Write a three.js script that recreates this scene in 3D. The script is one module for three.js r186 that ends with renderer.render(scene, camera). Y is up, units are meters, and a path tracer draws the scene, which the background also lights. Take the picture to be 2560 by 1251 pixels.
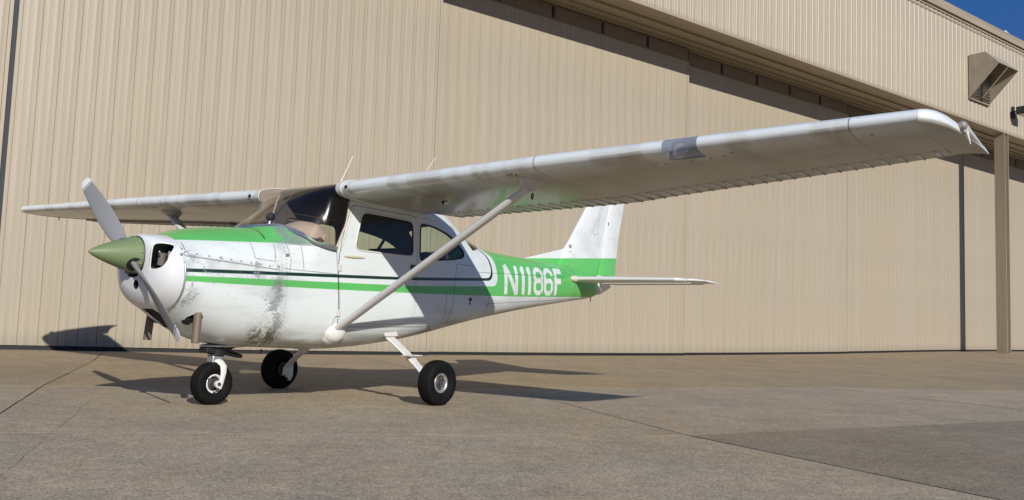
import * as THREE from 'three';
import { mergeGeometries, toCreasedNormals, mergeVertices } from 'three/addons/utils/BufferGeometryUtils.js';
import { RoundedBoxGeometry } from 'three/addons/geometries/RoundedBoxGeometry.js';

// ------------------------------------------------------------------ scene, camera, sky, sun, exposure
const scene = new THREE.Scene();
const V = (x, y, z) => new THREE.Vector3(x, y, z);
const camera = new THREE.PerspectiveCamera(31.96, 1024 / 500, 0.1, 2000);
{
  const yaw = 0.935608, pitch = 0.085164, roll = 0.034752;
  const f = V(Math.sin(yaw) * Math.cos(pitch), Math.sin(pitch), -Math.cos(yaw) * Math.cos(pitch));
  const r = V(Math.cos(yaw), 0, Math.sin(yaw));
  const u = r.clone().cross(f);
  camera.position.set(-4.655, 0.748, 6.345);
  camera.up.copy(r.clone().multiplyScalar(-Math.sin(roll)).add(u.clone().multiplyScalar(Math.cos(roll))));
  camera.lookAt(camera.position.clone().add(f));
}
const SUN_AZ = 0.5425, SUN_EL = 0.4345;
const toSun = V(-Math.sin(SUN_AZ) * Math.cos(SUN_EL), Math.sin(SUN_EL), Math.cos(SUN_AZ) * Math.cos(SUN_EL));
{
  const W = 512, H = 256, d = new Float32Array(W * H * 4);
  for (let j = 0; j < H; j++) for (let i = 0; i < W; i++) {
    const el = ((j + 0.5) / H - 0.5) * Math.PI, az = ((i + 0.5) / W - 0.5) * 2 * Math.PI;
    const dir = V(Math.cos(el) * Math.cos(az), Math.sin(el), Math.cos(el) * Math.sin(az));
    const e = Math.max(0, dir.y), t = Math.pow(1 - e, 5.2), c = Math.max(0, dir.dot(toSun));
    const glow = 0.1 * Math.pow(c, 8) + 0.22 * Math.pow(c, 60);
    const k = (j * W + i) * 4;
    d[k] = 0.006 + 0.19 * t + glow * 0.8; d[k + 1] = 0.086 + 0.185 * t + glow * 0.76; d[k + 2] = 0.31 + 0.15 * t + glow * 0.68; d[k + 3] = 1;
  }
  const sky = new THREE.DataTexture(d, W, H, THREE.RGBAFormat, THREE.FloatType);
  sky.mapping = THREE.EquirectangularReflectionMapping; sky.magFilter = THREE.LinearFilter; sky.needsUpdate = true;
  scene.background = sky; scene.environment = sky;
}
const sun = new THREE.DirectionalLight(new THREE.Color(1, 0.955, 0.88), 4.35);
sun.position.copy(toSun).multiplyScalar(60); sun.castShadow = true;
Object.assign(sun.shadow.camera, { left: -45, right: 45, top: 45, bottom: -45, near: 1, far: 160 });
sun.shadow.mapSize.set(4096, 4096);
scene.add(sun, sun.target);
const renderer = new THREE.WebGLRenderer({ antialias: true });
renderer.setSize(1024, 500);
renderer.toneMapping = THREE.LinearToneMapping;
renderer.toneMappingExposure = 1.0;
renderer.shadowMap.enabled = true;

// ------------------------------------------------------------------ helpers
let seed = 7;
const rnd = () => { seed = (seed * 1664525 + 1013904223) >>> 0; return seed / 4294967296; };
const clamp = (x, a, b) => Math.min(b, Math.max(a, x));
const lerp = (a, b, t) => a + (b - a) * t;
const smooth = (a, b, x) => { const t = clamp((x - a) / (b - a), 0, 1); return t * t * (3 - 2 * t); };
const hash = (i, j, s = 0) => { let h = (i * 374761393 + j * 668265263 + s * 1442695041) | 0; h = Math.imul(h ^ (h >>> 13), 1274126177); return ((h ^ (h >>> 16)) >>> 0) / 4294967296; };
function vnoise(x, y, s = 0, per = 0) {
  const i = Math.floor(x), j = Math.floor(y), u = x - i, v = y - j, a = u * u * (3 - 2 * u), b = v * v * (3 - 2 * v);
  const w = per ? (n) => ((n % per) + per) % per : (n) => n;
  return lerp(lerp(hash(w(i), w(j), s), hash(w(i + 1), w(j), s), a), lerp(hash(w(i), w(j + 1), s), hash(w(i + 1), w(j + 1), s), a), b);
}
function fbm(x, y, o = 4, s = 0, per = 0) { let a = 0.5, r = 0, t = 0; for (let k = 0; k < o; k++) { r += a * vnoise(x, y, s + k, per); t += a; x *= 2; y *= 2; per *= 2; a *= 0.5; } return r / t; }
const rgb = (r, g, b) => new THREE.Color().setRGB(r, g, b);
function std(color, roughness = 0.6, extra = {}) { return new THREE.MeshPhysicalMaterial({ color, roughness, side: THREE.DoubleSide, ...extra }); }
const counts = {};
function numbered(n) { const k = counts[n] = (counts[n] ?? -1) + 1; return k ? `${n}_${String(k).padStart(3, '0')}` : n; }
function tag(o, label, category, group, kind) {
  if (label) o.userData.label = label; if (category) o.userData.category = category;
  if (group) o.userData.group = group; if (kind) o.userData.kind = kind; return o;
}
function part(name, geo, m, parent, label) {
  const o = new THREE.Mesh(geo, m); o.name = numbered(name); o.castShadow = o.receiveShadow = true;
  if (label) o.userData.label = label; parent.add(o); return o;
}
function grp(name, parent) { const g = new THREE.Group(); g.name = numbered(name); parent.add(g); return g; }
const moved = (g, x = 0, y = 0, z = 0, rx = 0, ry = 0, rz = 0) => { g = g.clone(); g.applyMatrix4(new THREE.Matrix4().compose(V(x, y, z), new THREE.Quaternion().setFromEuler(new THREE.Euler(rx, ry, rz)), V(1, 1, 1))); return g; };
function clean(g) { const r = g.index ? g.toNonIndexed() : g.clone(); for (const k of Object.keys(r.attributes)) if (!['position', 'normal', 'uv'].includes(k)) r.deleteAttribute(k); if (!r.attributes.uv) r.setAttribute('uv', new THREE.BufferAttribute(new Float32Array(r.attributes.position.count * 2), 2)); return r; }
const merge = (...gs) => mergeGeometries(gs.flat().map(clean));
const bbox = (x0, x1, y0, y1, z0, z1) => moved(new THREE.BoxGeometry(x1 - x0, y1 - y0, z1 - z0), (x0 + x1) / 2, (y0 + y1) / 2, (z0 + z1) / 2);
const rbox = (x0, x1, y0, y1, z0, z1, r = 0.01) => moved(new RoundedBoxGeometry(x1 - x0, y1 - y0, z1 - z0, 2, r), (x0 + x1) / 2, (y0 + y1) / 2, (z0 + z1) / 2);
function tube(pts, r, seg = 24, rs = 8, closed = false) { return new THREE.TubeGeometry(new THREE.CatmullRomCurve3(pts, closed, 'centripetal'), seg, r, rs, closed); }
function rod(a, b, r0, r1 = r0, n = 16) {                            // tapered round bar from a to b
  const d = b.clone().sub(a), g = new THREE.CylinderGeometry(r1, r0, d.length(), n);
  g.applyQuaternion(new THREE.Quaternion().setFromUnitVectors(V(0, 1, 0), d.clone().normalize()));
  g.translate((a.x + b.x) / 2, (a.y + b.y) / 2, (a.z + b.z) / 2); return g;
}
const latheZ = (pts, n = 48) => moved(new THREE.LatheGeometry(pts.map(([r, h]) => new THREE.Vector2(r, h)), n), 0, 0, 0, Math.PI / 2);  // axis along z
const latheX = (pts, n = 48) => moved(new THREE.LatheGeometry(pts.map(([r, h]) => new THREE.Vector2(r, h)), n), 0, 0, 0, 0, 0, -Math.PI / 2); // axis along x
function pchip(xs, ys) {
  const n = xs.length, h = [], d = [], m = new Array(n).fill(0);
  for (let i = 0; i < n - 1; i++) { h[i] = xs[i + 1] - xs[i]; d[i] = (ys[i + 1] - ys[i]) / h[i]; }
  for (let i = 1; i < n - 1; i++) if (d[i - 1] * d[i] > 0) { const a = 2 * h[i] + h[i - 1], b = h[i] + 2 * h[i - 1]; m[i] = (a + b) / (a / d[i - 1] + b / d[i]); }
  m[0] = d[0]; m[n - 1] = d[n - 2];
  return (x) => {
    x = clamp(x, xs[0], xs[n - 1]); let i = 0; while (i < n - 2 && x > xs[i + 1]) i++;
    const t = (x - xs[i]) / h[i];
    return ys[i] * (1 + 2 * t) * (1 - t) ** 2 + h[i] * m[i] * t * (1 - t) ** 2 + ys[i + 1] * t * t * (3 - 2 * t) + h[i] * m[i + 1] * t * t * (t - 1);
  };
}
function canvasTex(w, h, draw, srgb = true) {
  const c = document.createElement('canvas'); c.width = w; c.height = h; draw(c.getContext('2d'), w, h);
  const t = new THREE.CanvasTexture(c); if (srgb) t.colorSpace = THREE.SRGBColorSpace; t.wrapS = t.wrapT = THREE.RepeatWrapping; return t;
}
function perPixel(ctx, w, h, f) { const im = ctx.getImageData(0, 0, w, h); const p = im.data; for (let j = 0; j < h; j++) for (let i = 0; i < w; i++) f(p, (j * w + i) * 4, i, j); ctx.putImageData(im, 0, 0); }

// triangles as [{p, n, uv}, ...] that can be cut by convex outlines seen along one axis
const mixv = (a, b, t) => ({ p: a.p.clone().lerp(b.p, t), n: a.n.clone().lerp(b.n, t), uv: [lerp(a.uv[0], b.uv[0], t), lerp(a.uv[1], b.uv[1], t)] });
function splitPoly(poly, side) {                                     // side(v) > 0 is inside
  const inn = [], out = [];
  for (let i = 0; i < poly.length; i++) {
    const a = poly[i], b = poly[(i + 1) % poly.length], da = side(a), db = side(b);
    (da >= 0 ? inn : out).push(a);
    if ((da >= 0) !== (db >= 0)) { const m = mixv(a, b, da / (da - db)); inn.push(m); out.push(m); }
  }
  return [inn.length > 2 ? inn : null, out.length > 2 ? out : null];
}
function ccw(poly) { let s = 0; poly.forEach((a, i) => { const b = poly[(i + 1) % poly.length]; s += a[0] * b[1] - a[1] * b[0]; }); return s < 0 ? [...poly].reverse() : poly; }
function cut(polys, outline, coord = (v) => [v.p.x, v.p.y], only = () => true) {   // -> [inside, outside]
  outline = ccw(outline); const ins = [], outs = [];
  const lo = [Infinity, Infinity], hi = [-Infinity, -Infinity];
  for (const q of outline) for (const k of [0, 1]) { lo[k] = Math.min(lo[k], q[k]); hi[k] = Math.max(hi[k], q[k]); }
  for (let poly of polys) {
    const c = poly.map(coord);
    if (!only(poly) || c.every((q) => q[0] < lo[0]) || c.every((q) => q[0] > hi[0]) || c.every((q) => q[1] < lo[1]) || c.every((q) => q[1] > hi[1])) { outs.push(poly); continue; }
    const mine = [];
    for (let i = 0; i < outline.length && poly; i++) {
      const a = outline[i], b = outline[(i + 1) % outline.length];
      const [inn, out] = splitPoly(poly, (v) => { const [x, y] = coord(v); return (b[0] - a[0]) * (y - a[1]) - (b[1] - a[1]) * (x - a[0]); });
      if (out) mine.push(out); poly = inn;
    }
    if (poly) { ins.push(poly); outs.push(...mine); } else outs.push(...mine);
  }
  return [ins, outs];
}
function soup(polys, push = 0, flip = false) {
  const P = [], N = [], U = [];
  for (const q of polys) for (let i = 1; i < q.length - 1; i++) for (const v of flip ? [q[0], q[i + 1], q[i]] : [q[0], q[i], q[i + 1]]) {
    const n = v.n.clone().normalize(), p = push ? v.p.clone().addScaledVector(n, push) : v.p;
    if (flip) n.negate();
    P.push(p.x, p.y, p.z); N.push(n.x, n.y, n.z); U.push(...v.uv);
  }
  const g = new THREE.BufferGeometry();
  g.setAttribute('position', new THREE.Float32BufferAttribute(P, 3)); g.setAttribute('normal', new THREE.Float32BufferAttribute(N, 3)); g.setAttribute('uv', new THREE.Float32BufferAttribute(U, 2));
  return g;
}
function roundPoly(pts, r, n = 4) {                                  // rounded corners
  const out = [];
  pts.forEach((p, i) => {
    const a = pts[(i + pts.length - 1) % pts.length], b = pts[(i + 1) % pts.length];
    const rr = Array.isArray(r) ? r[i] : r;
    const u = [a[0] - p[0], a[1] - p[1]], w = [b[0] - p[0], b[1] - p[1]], lu = Math.hypot(...u), lw = Math.hypot(...w), d = Math.min(rr, lu * 0.49, lw * 0.49);
    const A = [p[0] + u[0] / lu * d, p[1] + u[1] / lu * d], B = [p[0] + w[0] / lw * d, p[1] + w[1] / lw * d];
    for (let k = 0; k <= n; k++) { const t = k / n; out.push([(1 - t) ** 2 * A[0] + 2 * t * (1 - t) * p[0] + t * t * B[0], (1 - t) ** 2 * A[1] + 2 * t * (1 - t) * p[1] + t * t * B[1]]); }
  });
  return out;
}
const grow = (poly, d) => { const cx = poly.reduce((s, p) => s + p[0], 0) / poly.length, cy = poly.reduce((s, p) => s + p[1], 0) / poly.length; return poly.map(([x, y]) => { const l = Math.hypot(x - cx, y - cy); return [x + (x - cx) / l * d, y + (y - cy) / l * d]; }); };

// ------------------------------------------------------------------ ground: apron of concrete slabs
const WA = 16.3 * Math.PI / 180, WL = V(Math.cos(WA), 0, Math.sin(WA)), WN = V(-Math.sin(WA), 0, Math.cos(WA)), WO = WN.clone().multiplyScalar(-9.528);
const rise = pchip([-8, -0.7, 1.5, 4, 8, 12, 16.5, 25, 33, 40, 60], [0.06, 0.045, 0.025, 0.004, 0, 0.008, 0.035, 0.14, 0.28, 0.34, 0.4]);
function groundY(x, z) {                                             // the apron falls gently away from the doors
  const s = x * WL.x + z * WL.z, off = x * WN.x + z * WN.z + 9.528;
  return rise(s) * (1 - smooth(1.5, 8, off));
}
const concreteTex = canvasTex(1024, 1024, (ctx, w, h) => perPixel(ctx, w, h, (p, k, i, j) => {
  const x = i / w, y = j / h;
  const big = fbm(x * 6, y * 6, 4, 3, 6), mid = fbm(x * 40, y * 40, 3, 9, 40), g = hash(i, j, 5), g2 = vnoise(x * 340, y * 340, 21, 340);
  let v = 0.84 + 0.13 * (big - 0.5) + 0.13 * (mid - 0.5) + 0.18 * (g - 0.5) + 0.27 * (g2 - 0.5);
  if (g2 > 0.86) v += 0.16 * g; if (g2 < 0.1) v -= 0.2;
  const warm = 1 + 0.05 * (fbm(x * 9, y * 9, 3, 31, 9) - 0.5);
  p[k] = clamp(215 * v * warm, 0, 255); p[k + 1] = clamp(200 * v, 0, 255); p[k + 2] = clamp(181 * v / warm, 0, 255); p[k + 3] = 255;
}));
const concreteBump = canvasTex(512, 512, (ctx, w, h) => perPixel(ctx, w, h, (p, k, i, j) => { const v = 255 * (0.5 * fbm(i / w * 120, j / h * 120, 2, 44, 120) + 0.5 * hash(i, j, 2)); p[k] = p[k + 1] = p[k + 2] = v; p[k + 3] = 255; }), false);
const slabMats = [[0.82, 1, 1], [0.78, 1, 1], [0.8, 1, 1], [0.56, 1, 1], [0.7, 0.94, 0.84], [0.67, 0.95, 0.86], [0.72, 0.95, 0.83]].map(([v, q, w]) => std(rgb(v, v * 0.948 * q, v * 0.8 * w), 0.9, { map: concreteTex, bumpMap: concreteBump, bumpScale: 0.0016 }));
{
  const apron = tag(grp('apron', scene), 'grey brown concrete apron of large jointed slabs in front of the hangar', 'pavement', null, 'structure');
  const g = new THREE.PlaneGeometry(1200, 1200); g.rotateX(-Math.PI / 2); g.translate(0, -0.03, 0);
  { const uv = g.attributes.uv; for (let i = 0; i < uv.count; i++) uv.setXY(i, uv.getX(i) * 300, uv.getY(i) * 300); }
  part('ground', g, std(rgb(0.3, 0.27, 0.23), 0.95, { map: concreteTex }), apron);
  const A = 33 * Math.PI / 180, vx = Math.cos(A), vz = Math.sin(A);  // slab axes: v to the right and near, w towards the viewer
  const P = (v, w) => [v * vx - w * vz, v * vz + w * vx];
  const special = { '3.01,2': [1.24, 3.63], '-1.68,2': [-2.3, 0.66], '-1.13,2': [-1.93, 0.92], '8.33,2': [6.25, 5.8], '3.01,-2': [3.74, 0.1], '3.01,6': [-0.55, 7.06], '8.33,-2': [8.27, 2.52], '8.33,6': [5.0, 9.3], '-1.68,-2': [-0.42, -2.38], '-1.68,-6': [1.85, -5.7] };
  const corner = (v, w) => special[`${v},${w}`] || P(v, w);
  function slab(c, mat, gap = 0.009) {                               // c: four corners in order
    const cx = c.reduce((s, p) => s + p[0], 0) / 4, cz = c.reduce((s, p) => s + p[1], 0) / 4;
    const q = c.map((p) => { const l = Math.hypot(p[0] - cx, p[1] - cz); return [p[0] - (p[0] - cx) / l * gap, p[1] - (p[1] - cz) / l * gap]; });
    const near = Math.hypot(cx + 4.6, cz - 6.3) < 16, n = 8, pos = [], uv = [], idx = [], ou = rnd() * 3, ov = rnd() * 3;
    const dz = (rnd() - 0.5) * 0.003;
    for (let j = 0; j <= n; j++) for (let i = 0; i <= n; i++) {
      const s = i / n, t = j / n, jig = (s === 0 || s === 1 || t === 0 || t === 1) && near ? 0.004 : 0;
      const x = lerp(lerp(q[0][0], q[1][0], s), lerp(q[3][0], q[2][0], s), t) + (rnd() - 0.5) * jig, z = lerp(lerp(q[0][1], q[1][1], s), lerp(q[3][1], q[2][1], s), t) + (rnd() - 0.5) * jig;
      pos.push(x, groundY(x, z) + dz, z); uv.push(x / 2.6 + ou, z / 2.6 + ov);
    }
    for (let j = 0; j < n; j++) for (let i = 0; i < n; i++) { const a = j * (n + 1) + i; idx.push(a, a + n + 1, a + 1, a + 1, a + n + 1, a + n + 2); }
    const edge = [];
    for (let i = 0; i <= n; i++) edge.push(i); for (let j = 1; j <= n; j++) edge.push(j * (n + 1) + n); for (let i = n - 1; i >= 0; i--) edge.push(n * (n + 1) + i); for (let j = n - 1; j >= 1; j--) edge.push(j * (n + 1));
    const base = pos.length / 3; edge.forEach((e) => { pos.push(pos[e * 3], pos[e * 3 + 1] - 0.06, pos[e * 3 + 2]); uv.push(uv[e * 2], uv[e * 2 + 1]); });
    edge.forEach((e, i) => { const e2 = edge[(i + 1) % edge.length], b = base + i, b2 = base + (i + 1) % edge.length; idx.push(e, e2, b, e2, b2, b); });
    let geo = new THREE.BufferGeometry(); geo.setAttribute('position', new THREE.Float32BufferAttribute(pos, 3)); geo.setAttribute('uv', new THREE.Float32BufferAttribute(uv, 2)); geo.setIndex(idx);
    geo = toCreasedNormals(geo, 0.5);
    part('slab', geo, mat, apron);
  }
  { // a hairline crack wandering across the nearest slabs
    const pos = [], idx = [], n = 60;
    for (let i = 0; i <= n; i++) { const t = i / n, x = lerp(-3.1, -0.72, t) + 0.012 * (vnoise(t * 30, 1, 3) - 0.5), z = lerp(2.65, -0.9, t) + 0.03 * (vnoise(t * 24, 5, 9) - 0.5), w = 0.0009 * (0.4 + vnoise(t * 40, 2, 5)); pos.push(x - w, 0.0045, z - w * 0.6, x + w, 0.0045, z + w * 0.6); }
    for (let i = 0; i < n; i++) { const a = 2 * i; idx.push(a, a + 2, a + 1, a + 1, a + 2, a + 3); }
    const g = new THREE.BufferGeometry(); g.setAttribute('position', new THREE.Float32BufferAttribute(pos, 3)); g.setIndex(idx); g.computeVertexNormals();
    part('crack', clean(g), std(rgb(0.22, 0.19, 0.155), 0.95), apron);
  }
  const ws = []; for (let w = -42; w <= 14; w += 4) ws.push(w);
  const vsFar = [-21.7, -16.7, -11.7, -6.7, -1.68, 3.01, 8.33, 13.3, 18.3, 23.3, 28.3, 33.3, 38.3, 43.3, 48.3, 53.3, 58.3];
  for (let j = 0; j < ws.length - 1; j++) {
    const w0 = ws[j], w1 = ws[j + 1];
    const vs = vsFar;
    for (let i = 0; i < vs.length - 1; i++) {
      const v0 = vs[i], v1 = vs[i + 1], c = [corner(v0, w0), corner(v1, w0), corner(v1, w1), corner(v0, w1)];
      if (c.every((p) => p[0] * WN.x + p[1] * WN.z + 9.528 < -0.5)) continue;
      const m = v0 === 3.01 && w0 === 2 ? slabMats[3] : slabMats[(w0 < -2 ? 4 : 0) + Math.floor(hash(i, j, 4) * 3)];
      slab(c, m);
    }
  }
}

// ------------------------------------------------------------------ hangar
const tanTex = canvasTex(256, 1024, (ctx, w, h) => perPixel(ctx, w, h, (p, k, i, j) => {
  const x = i / w, y = j / h, s = fbm(x * 30, y * 1.5, 3, 12), b = fbm(x * 5, y * 6, 3, 77), n = hash(i, j, 8);
  const v = 0.93 + 0.09 * (s - 0.5) + 0.08 * (b - 0.5) + 0.02 * (n - 0.5) - 0.08 * smooth(0.965, 1, y) * (0.4 + s) - 0.05 * smooth(0.62, 0.8, fbm(x * 22, y * 0.8, 2, 5)) * (1 - y);
  p[k] = 255 * v; p[k + 1] = 255 * v; p[k + 2] = 255 * (v - 0.01 * (b - 0.5)); p[k + 3] = 255;
}));
const tan = (k, warm = 1) => std(rgb(0.452 * k, 0.388 * k * (2 - warm) ** 0.2, 0.288 * k / warm), 0.5, { map: tanTex, clearcoat: 0.15, clearcoatRoughness: 0.4 });
const M = {
  tan: [tan(1, 1), tan(0.985, 1.015), tan(1.01, 0.985), tan(0.993, 1.03)],
  tanTrim: std(rgb(0.4, 0.33, 0.24), 0.5, { map: tanTex }), tanDark: std(rgb(0.26, 0.21, 0.15), 0.6, { map: tanTex }),
  seal: std(rgb(0.035, 0.04, 0.05), 0.7), black: std(rgb(0.012, 0.012, 0.013), 0.6), darkGrey: std(rgb(0.05, 0.05, 0.05), 0.5),
  steel: std(rgb(0.5, 0.5, 0.5), 0.3, { metalness: 0.9 }), bronze: std(rgb(0.03, 0.028, 0.026), 0.5), lens: std(rgb(0.7, 0.7, 0.65), 0.3),
  white: std(rgb(0.74, 0.74, 0.71), 0.35, { clearcoat: 0.4, clearcoatRoughness: 0.15 }),
};
{
  const hangar = tag(grp('hangar', scene), 'large tan metal clad hangar with tall sliding doors behind the airplane', 'hangar');
  hangar.position.copy(WO); hangar.rotation.y = -WA;
  const pitch = 0.305;
  // a flat cladding strip with two pencil ribs and a recessed joint at either edge, running up from y = 0 to 1
  function stripGeo(w, prof) {
    const pos = [], uv = [], idx = [];
    prof.forEach(([x, z]) => { pos.push(x, 0, z, x, 1, z); uv.push(x * 3.2, 0, x * 3.2, 1); });
    for (let i = 0; i < prof.length - 1; i++) { const a = i * 2; idx.push(a, a + 2, a + 1, a + 1, a + 2, a + 3); }
    const g = new THREE.BufferGeometry(); g.setAttribute('position', new THREE.Float32BufferAttribute(pos, 3)); g.setAttribute('uv', new THREE.Float32BufferAttribute(uv, 2)); g.setIndex(idx);
    return toCreasedNormals(g, 0.2);
  }
  const doorStrip = stripGeo(pitch, [[0.0005, -0.012], [0.002, -0.011], [0.006, 0], [0.07, 0], [0.085, 0.0022], [0.103, 0.0022], [0.118, 0], [0.187, 0], [0.202, 0.0022], [0.22, 0.0022], [0.235, 0], [0.299, 0], [0.303, -0.011], [0.3045, -0.012]]);
  const shallowStrip = stripGeo(pitch, [[0.0005, -0.006], [0.002, -0.005], [0.006, 0], [0.07, 0], [0.085, 0.001], [0.103, 0.001], [0.118, 0], [0.187, 0], [0.202, 0.001], [0.22, 0.001], [0.235, 0], [0.299, 0], [0.303, -0.005], [0.3045, -0.006]]);
  const wallStrip = stripGeo(pitch, [[0.001, 0], [0.02, 0], [0.045, 0.02], [0.085, 0.02], [0.11, 0], [0.17, 0], [0.18, 0.006], [0.19, 0.006], [0.2, 0], [0.245, 0], [0.255, 0.006], [0.265, 0.006], [0.275, 0], [0.304, 0]]);
  const g0 = (s) => rise(s);
  function strip(geo, s, y0, y1, off, parent, k) {
    const o = part('cladding_panel', geo, M.tan[k % 4], parent); o.position.set(s, y0, off); o.scale.y = y1 - y0; return o;
  }
  // sliding door leaves, each set a little behind the one to its left
  const leaves = [[-5.2, -0.775, 0.27], [-0.69, 7.78, 0.23], [7.8, 16.52, 0], [16.54, 25.25, -0.23], [25.27, 34.1, -0.4], [34.14, 44, -0.4]];
  leaves.forEach(([a, b, off], li) => {
    const d = grp('door_leaf', hangar);
    const n = Math.round((b - a - 0.12) / pitch);
    for (let i = 0; i < n; i++) {
      const s = a + 0.06 + i * (b - a - 0.12) / n;
      const yb = g0(s) + 0.075;
      const o = strip(li > 1 ? shallowStrip : doorStrip, s, yb, 8.62, off, d, Math.floor(hash(i, li, 3) * 4)); o.scale.x = (b - a - 0.12) / n / pitch;
    }
    const yb = g0((a + b) / 2);
    part('edge_trim', bbox(a, a + 0.058, g0(a) + 0.075, 8.62, off - 0.1, off + 0.006), M.tan[0], d); part('edge_trim', bbox(b - 0.058, b, g0(b) + 0.075, 8.62, off - 0.1, off + 0.006), M.tan[0], d);
    part('backing', bbox(a + 0.003, b - 0.003, yb - 0.2, 8.98, off - 0.11, off - 0.024), M.black, d);
    part('bottom_seal', bbox(a + 0.01, b - 0.01, g0(a) - 0.25, Math.min(g0(a), g0(b)) + 0.07, off - 0.05, off - 0.02), M.black, d);
    // recessed head frame above the cladding: rails and dividers
    part('head_rail', merge(bbox(a, b, 8.625, 8.66, off - 0.02, off + 0.01), bbox(a, b, 8.97, 9.0, off - 0.02, off + 0.01)), M.tanDark, d);
    const heads = Math.max(1, Math.round((b - a) / 1.75));
    for (let i = 0; i < heads; i++) {
      const x0 = a + i * (b - a) / heads, x1 = a + (i + 1) * (b - a) / heads;
      part('head_panel', bbox(x0 + 0.05, x1 - 0.05, 8.662, 8.968, off - 0.02, off - 0.006), M.tanDark, d);
      part('head_post', bbox(x0 - 0.03, x0 + 0.048, 8.662, 8.968, off - 0.02, off + 0.008), M.seal, d);
    }
  });
  part('weather_seal', bbox(-0.774, -0.691, -0.1, 8.9, 0.1, 0.225), M.seal, hangar, 'dark vertical rubber seal between two door leaves');
  // header above the doors: upper wall, lintel, soffit with door tracks
  const up = grp('upper_wall', hangar);
  for (let i = 0; i < 118; i++) strip(wallStrip, 9 + i * pitch, 9.06, 12.66, 1.57, up, Math.floor(hash(i, 50, 3) * 4));
  part('wall_core', bbox(-8, 45, 9.11, 12.7, -0.6, 1.56), M.tanTrim, up);
  part('lintel', merge(bbox(-8, 45, 8.98, 9.055, 1.44, 1.6), bbox(-8, 45, 8.98, 9.0, 1.3, 1.437)), M.tanTrim, hangar);
  part('soffit', bbox(-8, 45, 9.06, 9.1, -0.9, 1.438), M.tanTrim, hangar);
  for (const off of [0.86, 0.42, 0.1, -0.14]) part('door_track', bbox(-8, 45, 9.0, 9.058, off - 0.04, off + 0.04), M.tanTrim, hangar);
  part('eave_trim', merge(bbox(-8, 45, 12.665, 12.74, 1.54, 1.62), bbox(-8, 45, 12.75, 13.06, 1.2, 1.7)), M.tanTrim, hangar);
  part('roof', merge(moved(new THREE.BoxGeometry(53, 0.08, 20), 18.5, 12.75, -8.4, 0.02)), M.tanTrim, hangar);
  { const g = new THREE.ConeGeometry(0.42, 0.45, 4); part('roof_vent', moved(g, 34.7, 13.4, 1.1, 0, 0.78), M.white, hangar); }
  // steel column under the lintel: two flanges and a web
  part('column', merge(bbox(33.3, 33.33, 0.2, 8.975, 1.2, 1.6), bbox(33.6, 33.63, 0.2, 8.975, 1.2, 1.6), bbox(33.332, 33.598, 0.2, 8.975, 1.385, 1.41), bbox(33.25, 33.7, 0.2, 0.3, 1.15, 1.65)), M.tanTrim, hangar);
  // vent hood: side cheeks, sloped top, open front with a louvre behind
  {
    const hood = grp('vent_hood', hangar), a = 30.35, b = 31.95;
    const outline = [[1.605, 11.49], [2.2, 11.49], [2.7, 10.97], [1.605, 9.83]];
    const cheek = (s) => { const sh = new THREE.Shape(outline.map(([o, y]) => new THREE.Vector2(o, y))); const g = new THREE.ExtrudeGeometry(sh, { depth: 0.02, bevelEnabled: false }); return moved(g, s, 0, 0, 0, -Math.PI / 2); };
    // extrude shape x -> off (z); rotate so that x maps to +z
    const c1 = cheek(a + 0.02), c2 = cheek(b);
    part('cheek', c1, M.tan[1], hood); part('cheek', c2, M.tan[1], hood);
    const sheet = (o0, y0, o1, y1) => { const l = Math.hypot(o1 - o0, y1 - y0); return moved(new THREE.BoxGeometry(b - a - 0.04, 0.02, l), (a + b) / 2, (y0 + y1) / 2, (o0 + o1) / 2, Math.atan2(-(y1 - y0), o1 - o0)); };
    part('hood_top', merge(sheet(1.61, 11.48, 2.2, 11.48), sheet(2.2, 11.48, 2.7, 10.97)), M.tan[0], hood);
    part('hood_brace', rod(V((a + b) / 2, 10.98, 2.68), V((a + b) / 2, 9.86, 1.62), 0.025, 0.025, 6), M.tanTrim, hood);
    part('sill', bbox(a, b, 9.8, 9.84, 1.605, 1.68), M.tanTrim, hood);
    for (let i = 0; i < 12; i++) part('louvre', moved(new THREE.BoxGeometry(b - a - 0.06, 0.012, 0.11), (a + b) / 2, 9.93 + i * 0.12, 1.67, 0.7), M.steel, hood);
    part('louvre_mullion', bbox((a + b) / 2 - 0.03, (a + b) / 2 + 0.03, 9.85, 11.4, 1.71, 1.74), M.black, hood);
  }
}
{ // floodlight on the upper wall
  const t = tag(grp('wall_lamp', scene), 'dark bronze floodlight on the upper hangar wall beside the vent hood', 'lamp');
  t.position.copy(WO.clone().addScaledVector(WL, 34.05).addScaledVector(WN, 1.6).add(V(0, 9.95, 0))); t.rotation.y = -WA;
  part('wall_plate', rbox(-0.1, 0.1, -0.28, 0.22, 0, 0.05, 0.01), M.bronze, t);
  part('arm', rod(V(0, 0, 0.04), V(0.02, 0.0, 0.3), 0.035), M.bronze, t);
  part('lamp_housing', rbox(-0.25, 0.35, -0.16, 0.14, 0.22, 0.72, 0.03), M.bronze, t);
  part('lens', bbox(-0.2, 0.3, -0.2, -0.162, 0.27, 0.66), M.lens, t);
}

// ------------------------------------------------------------------ airplane: body axes x aft, y up, z to its left; firewall at x = 0
const TH = 0.016824, DY = -0.05, PX = 1.45;
const plane = tag(grp('light_airplane', scene), 'white and green high wing single engine airplane with worn paint parked on the apron', 'airplane');
plane.position.set(PX * (1 - Math.cos(TH)), -PX * Math.sin(TH) + DY, 0); plane.rotation.z = TH;
const w2b = (x, y, z) => { const c = Math.cos(TH), s = Math.sin(TH), a = x - PX, b = y - DY; return V(PX + a * c + b * s, -a * s + b * c, z); };

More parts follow.
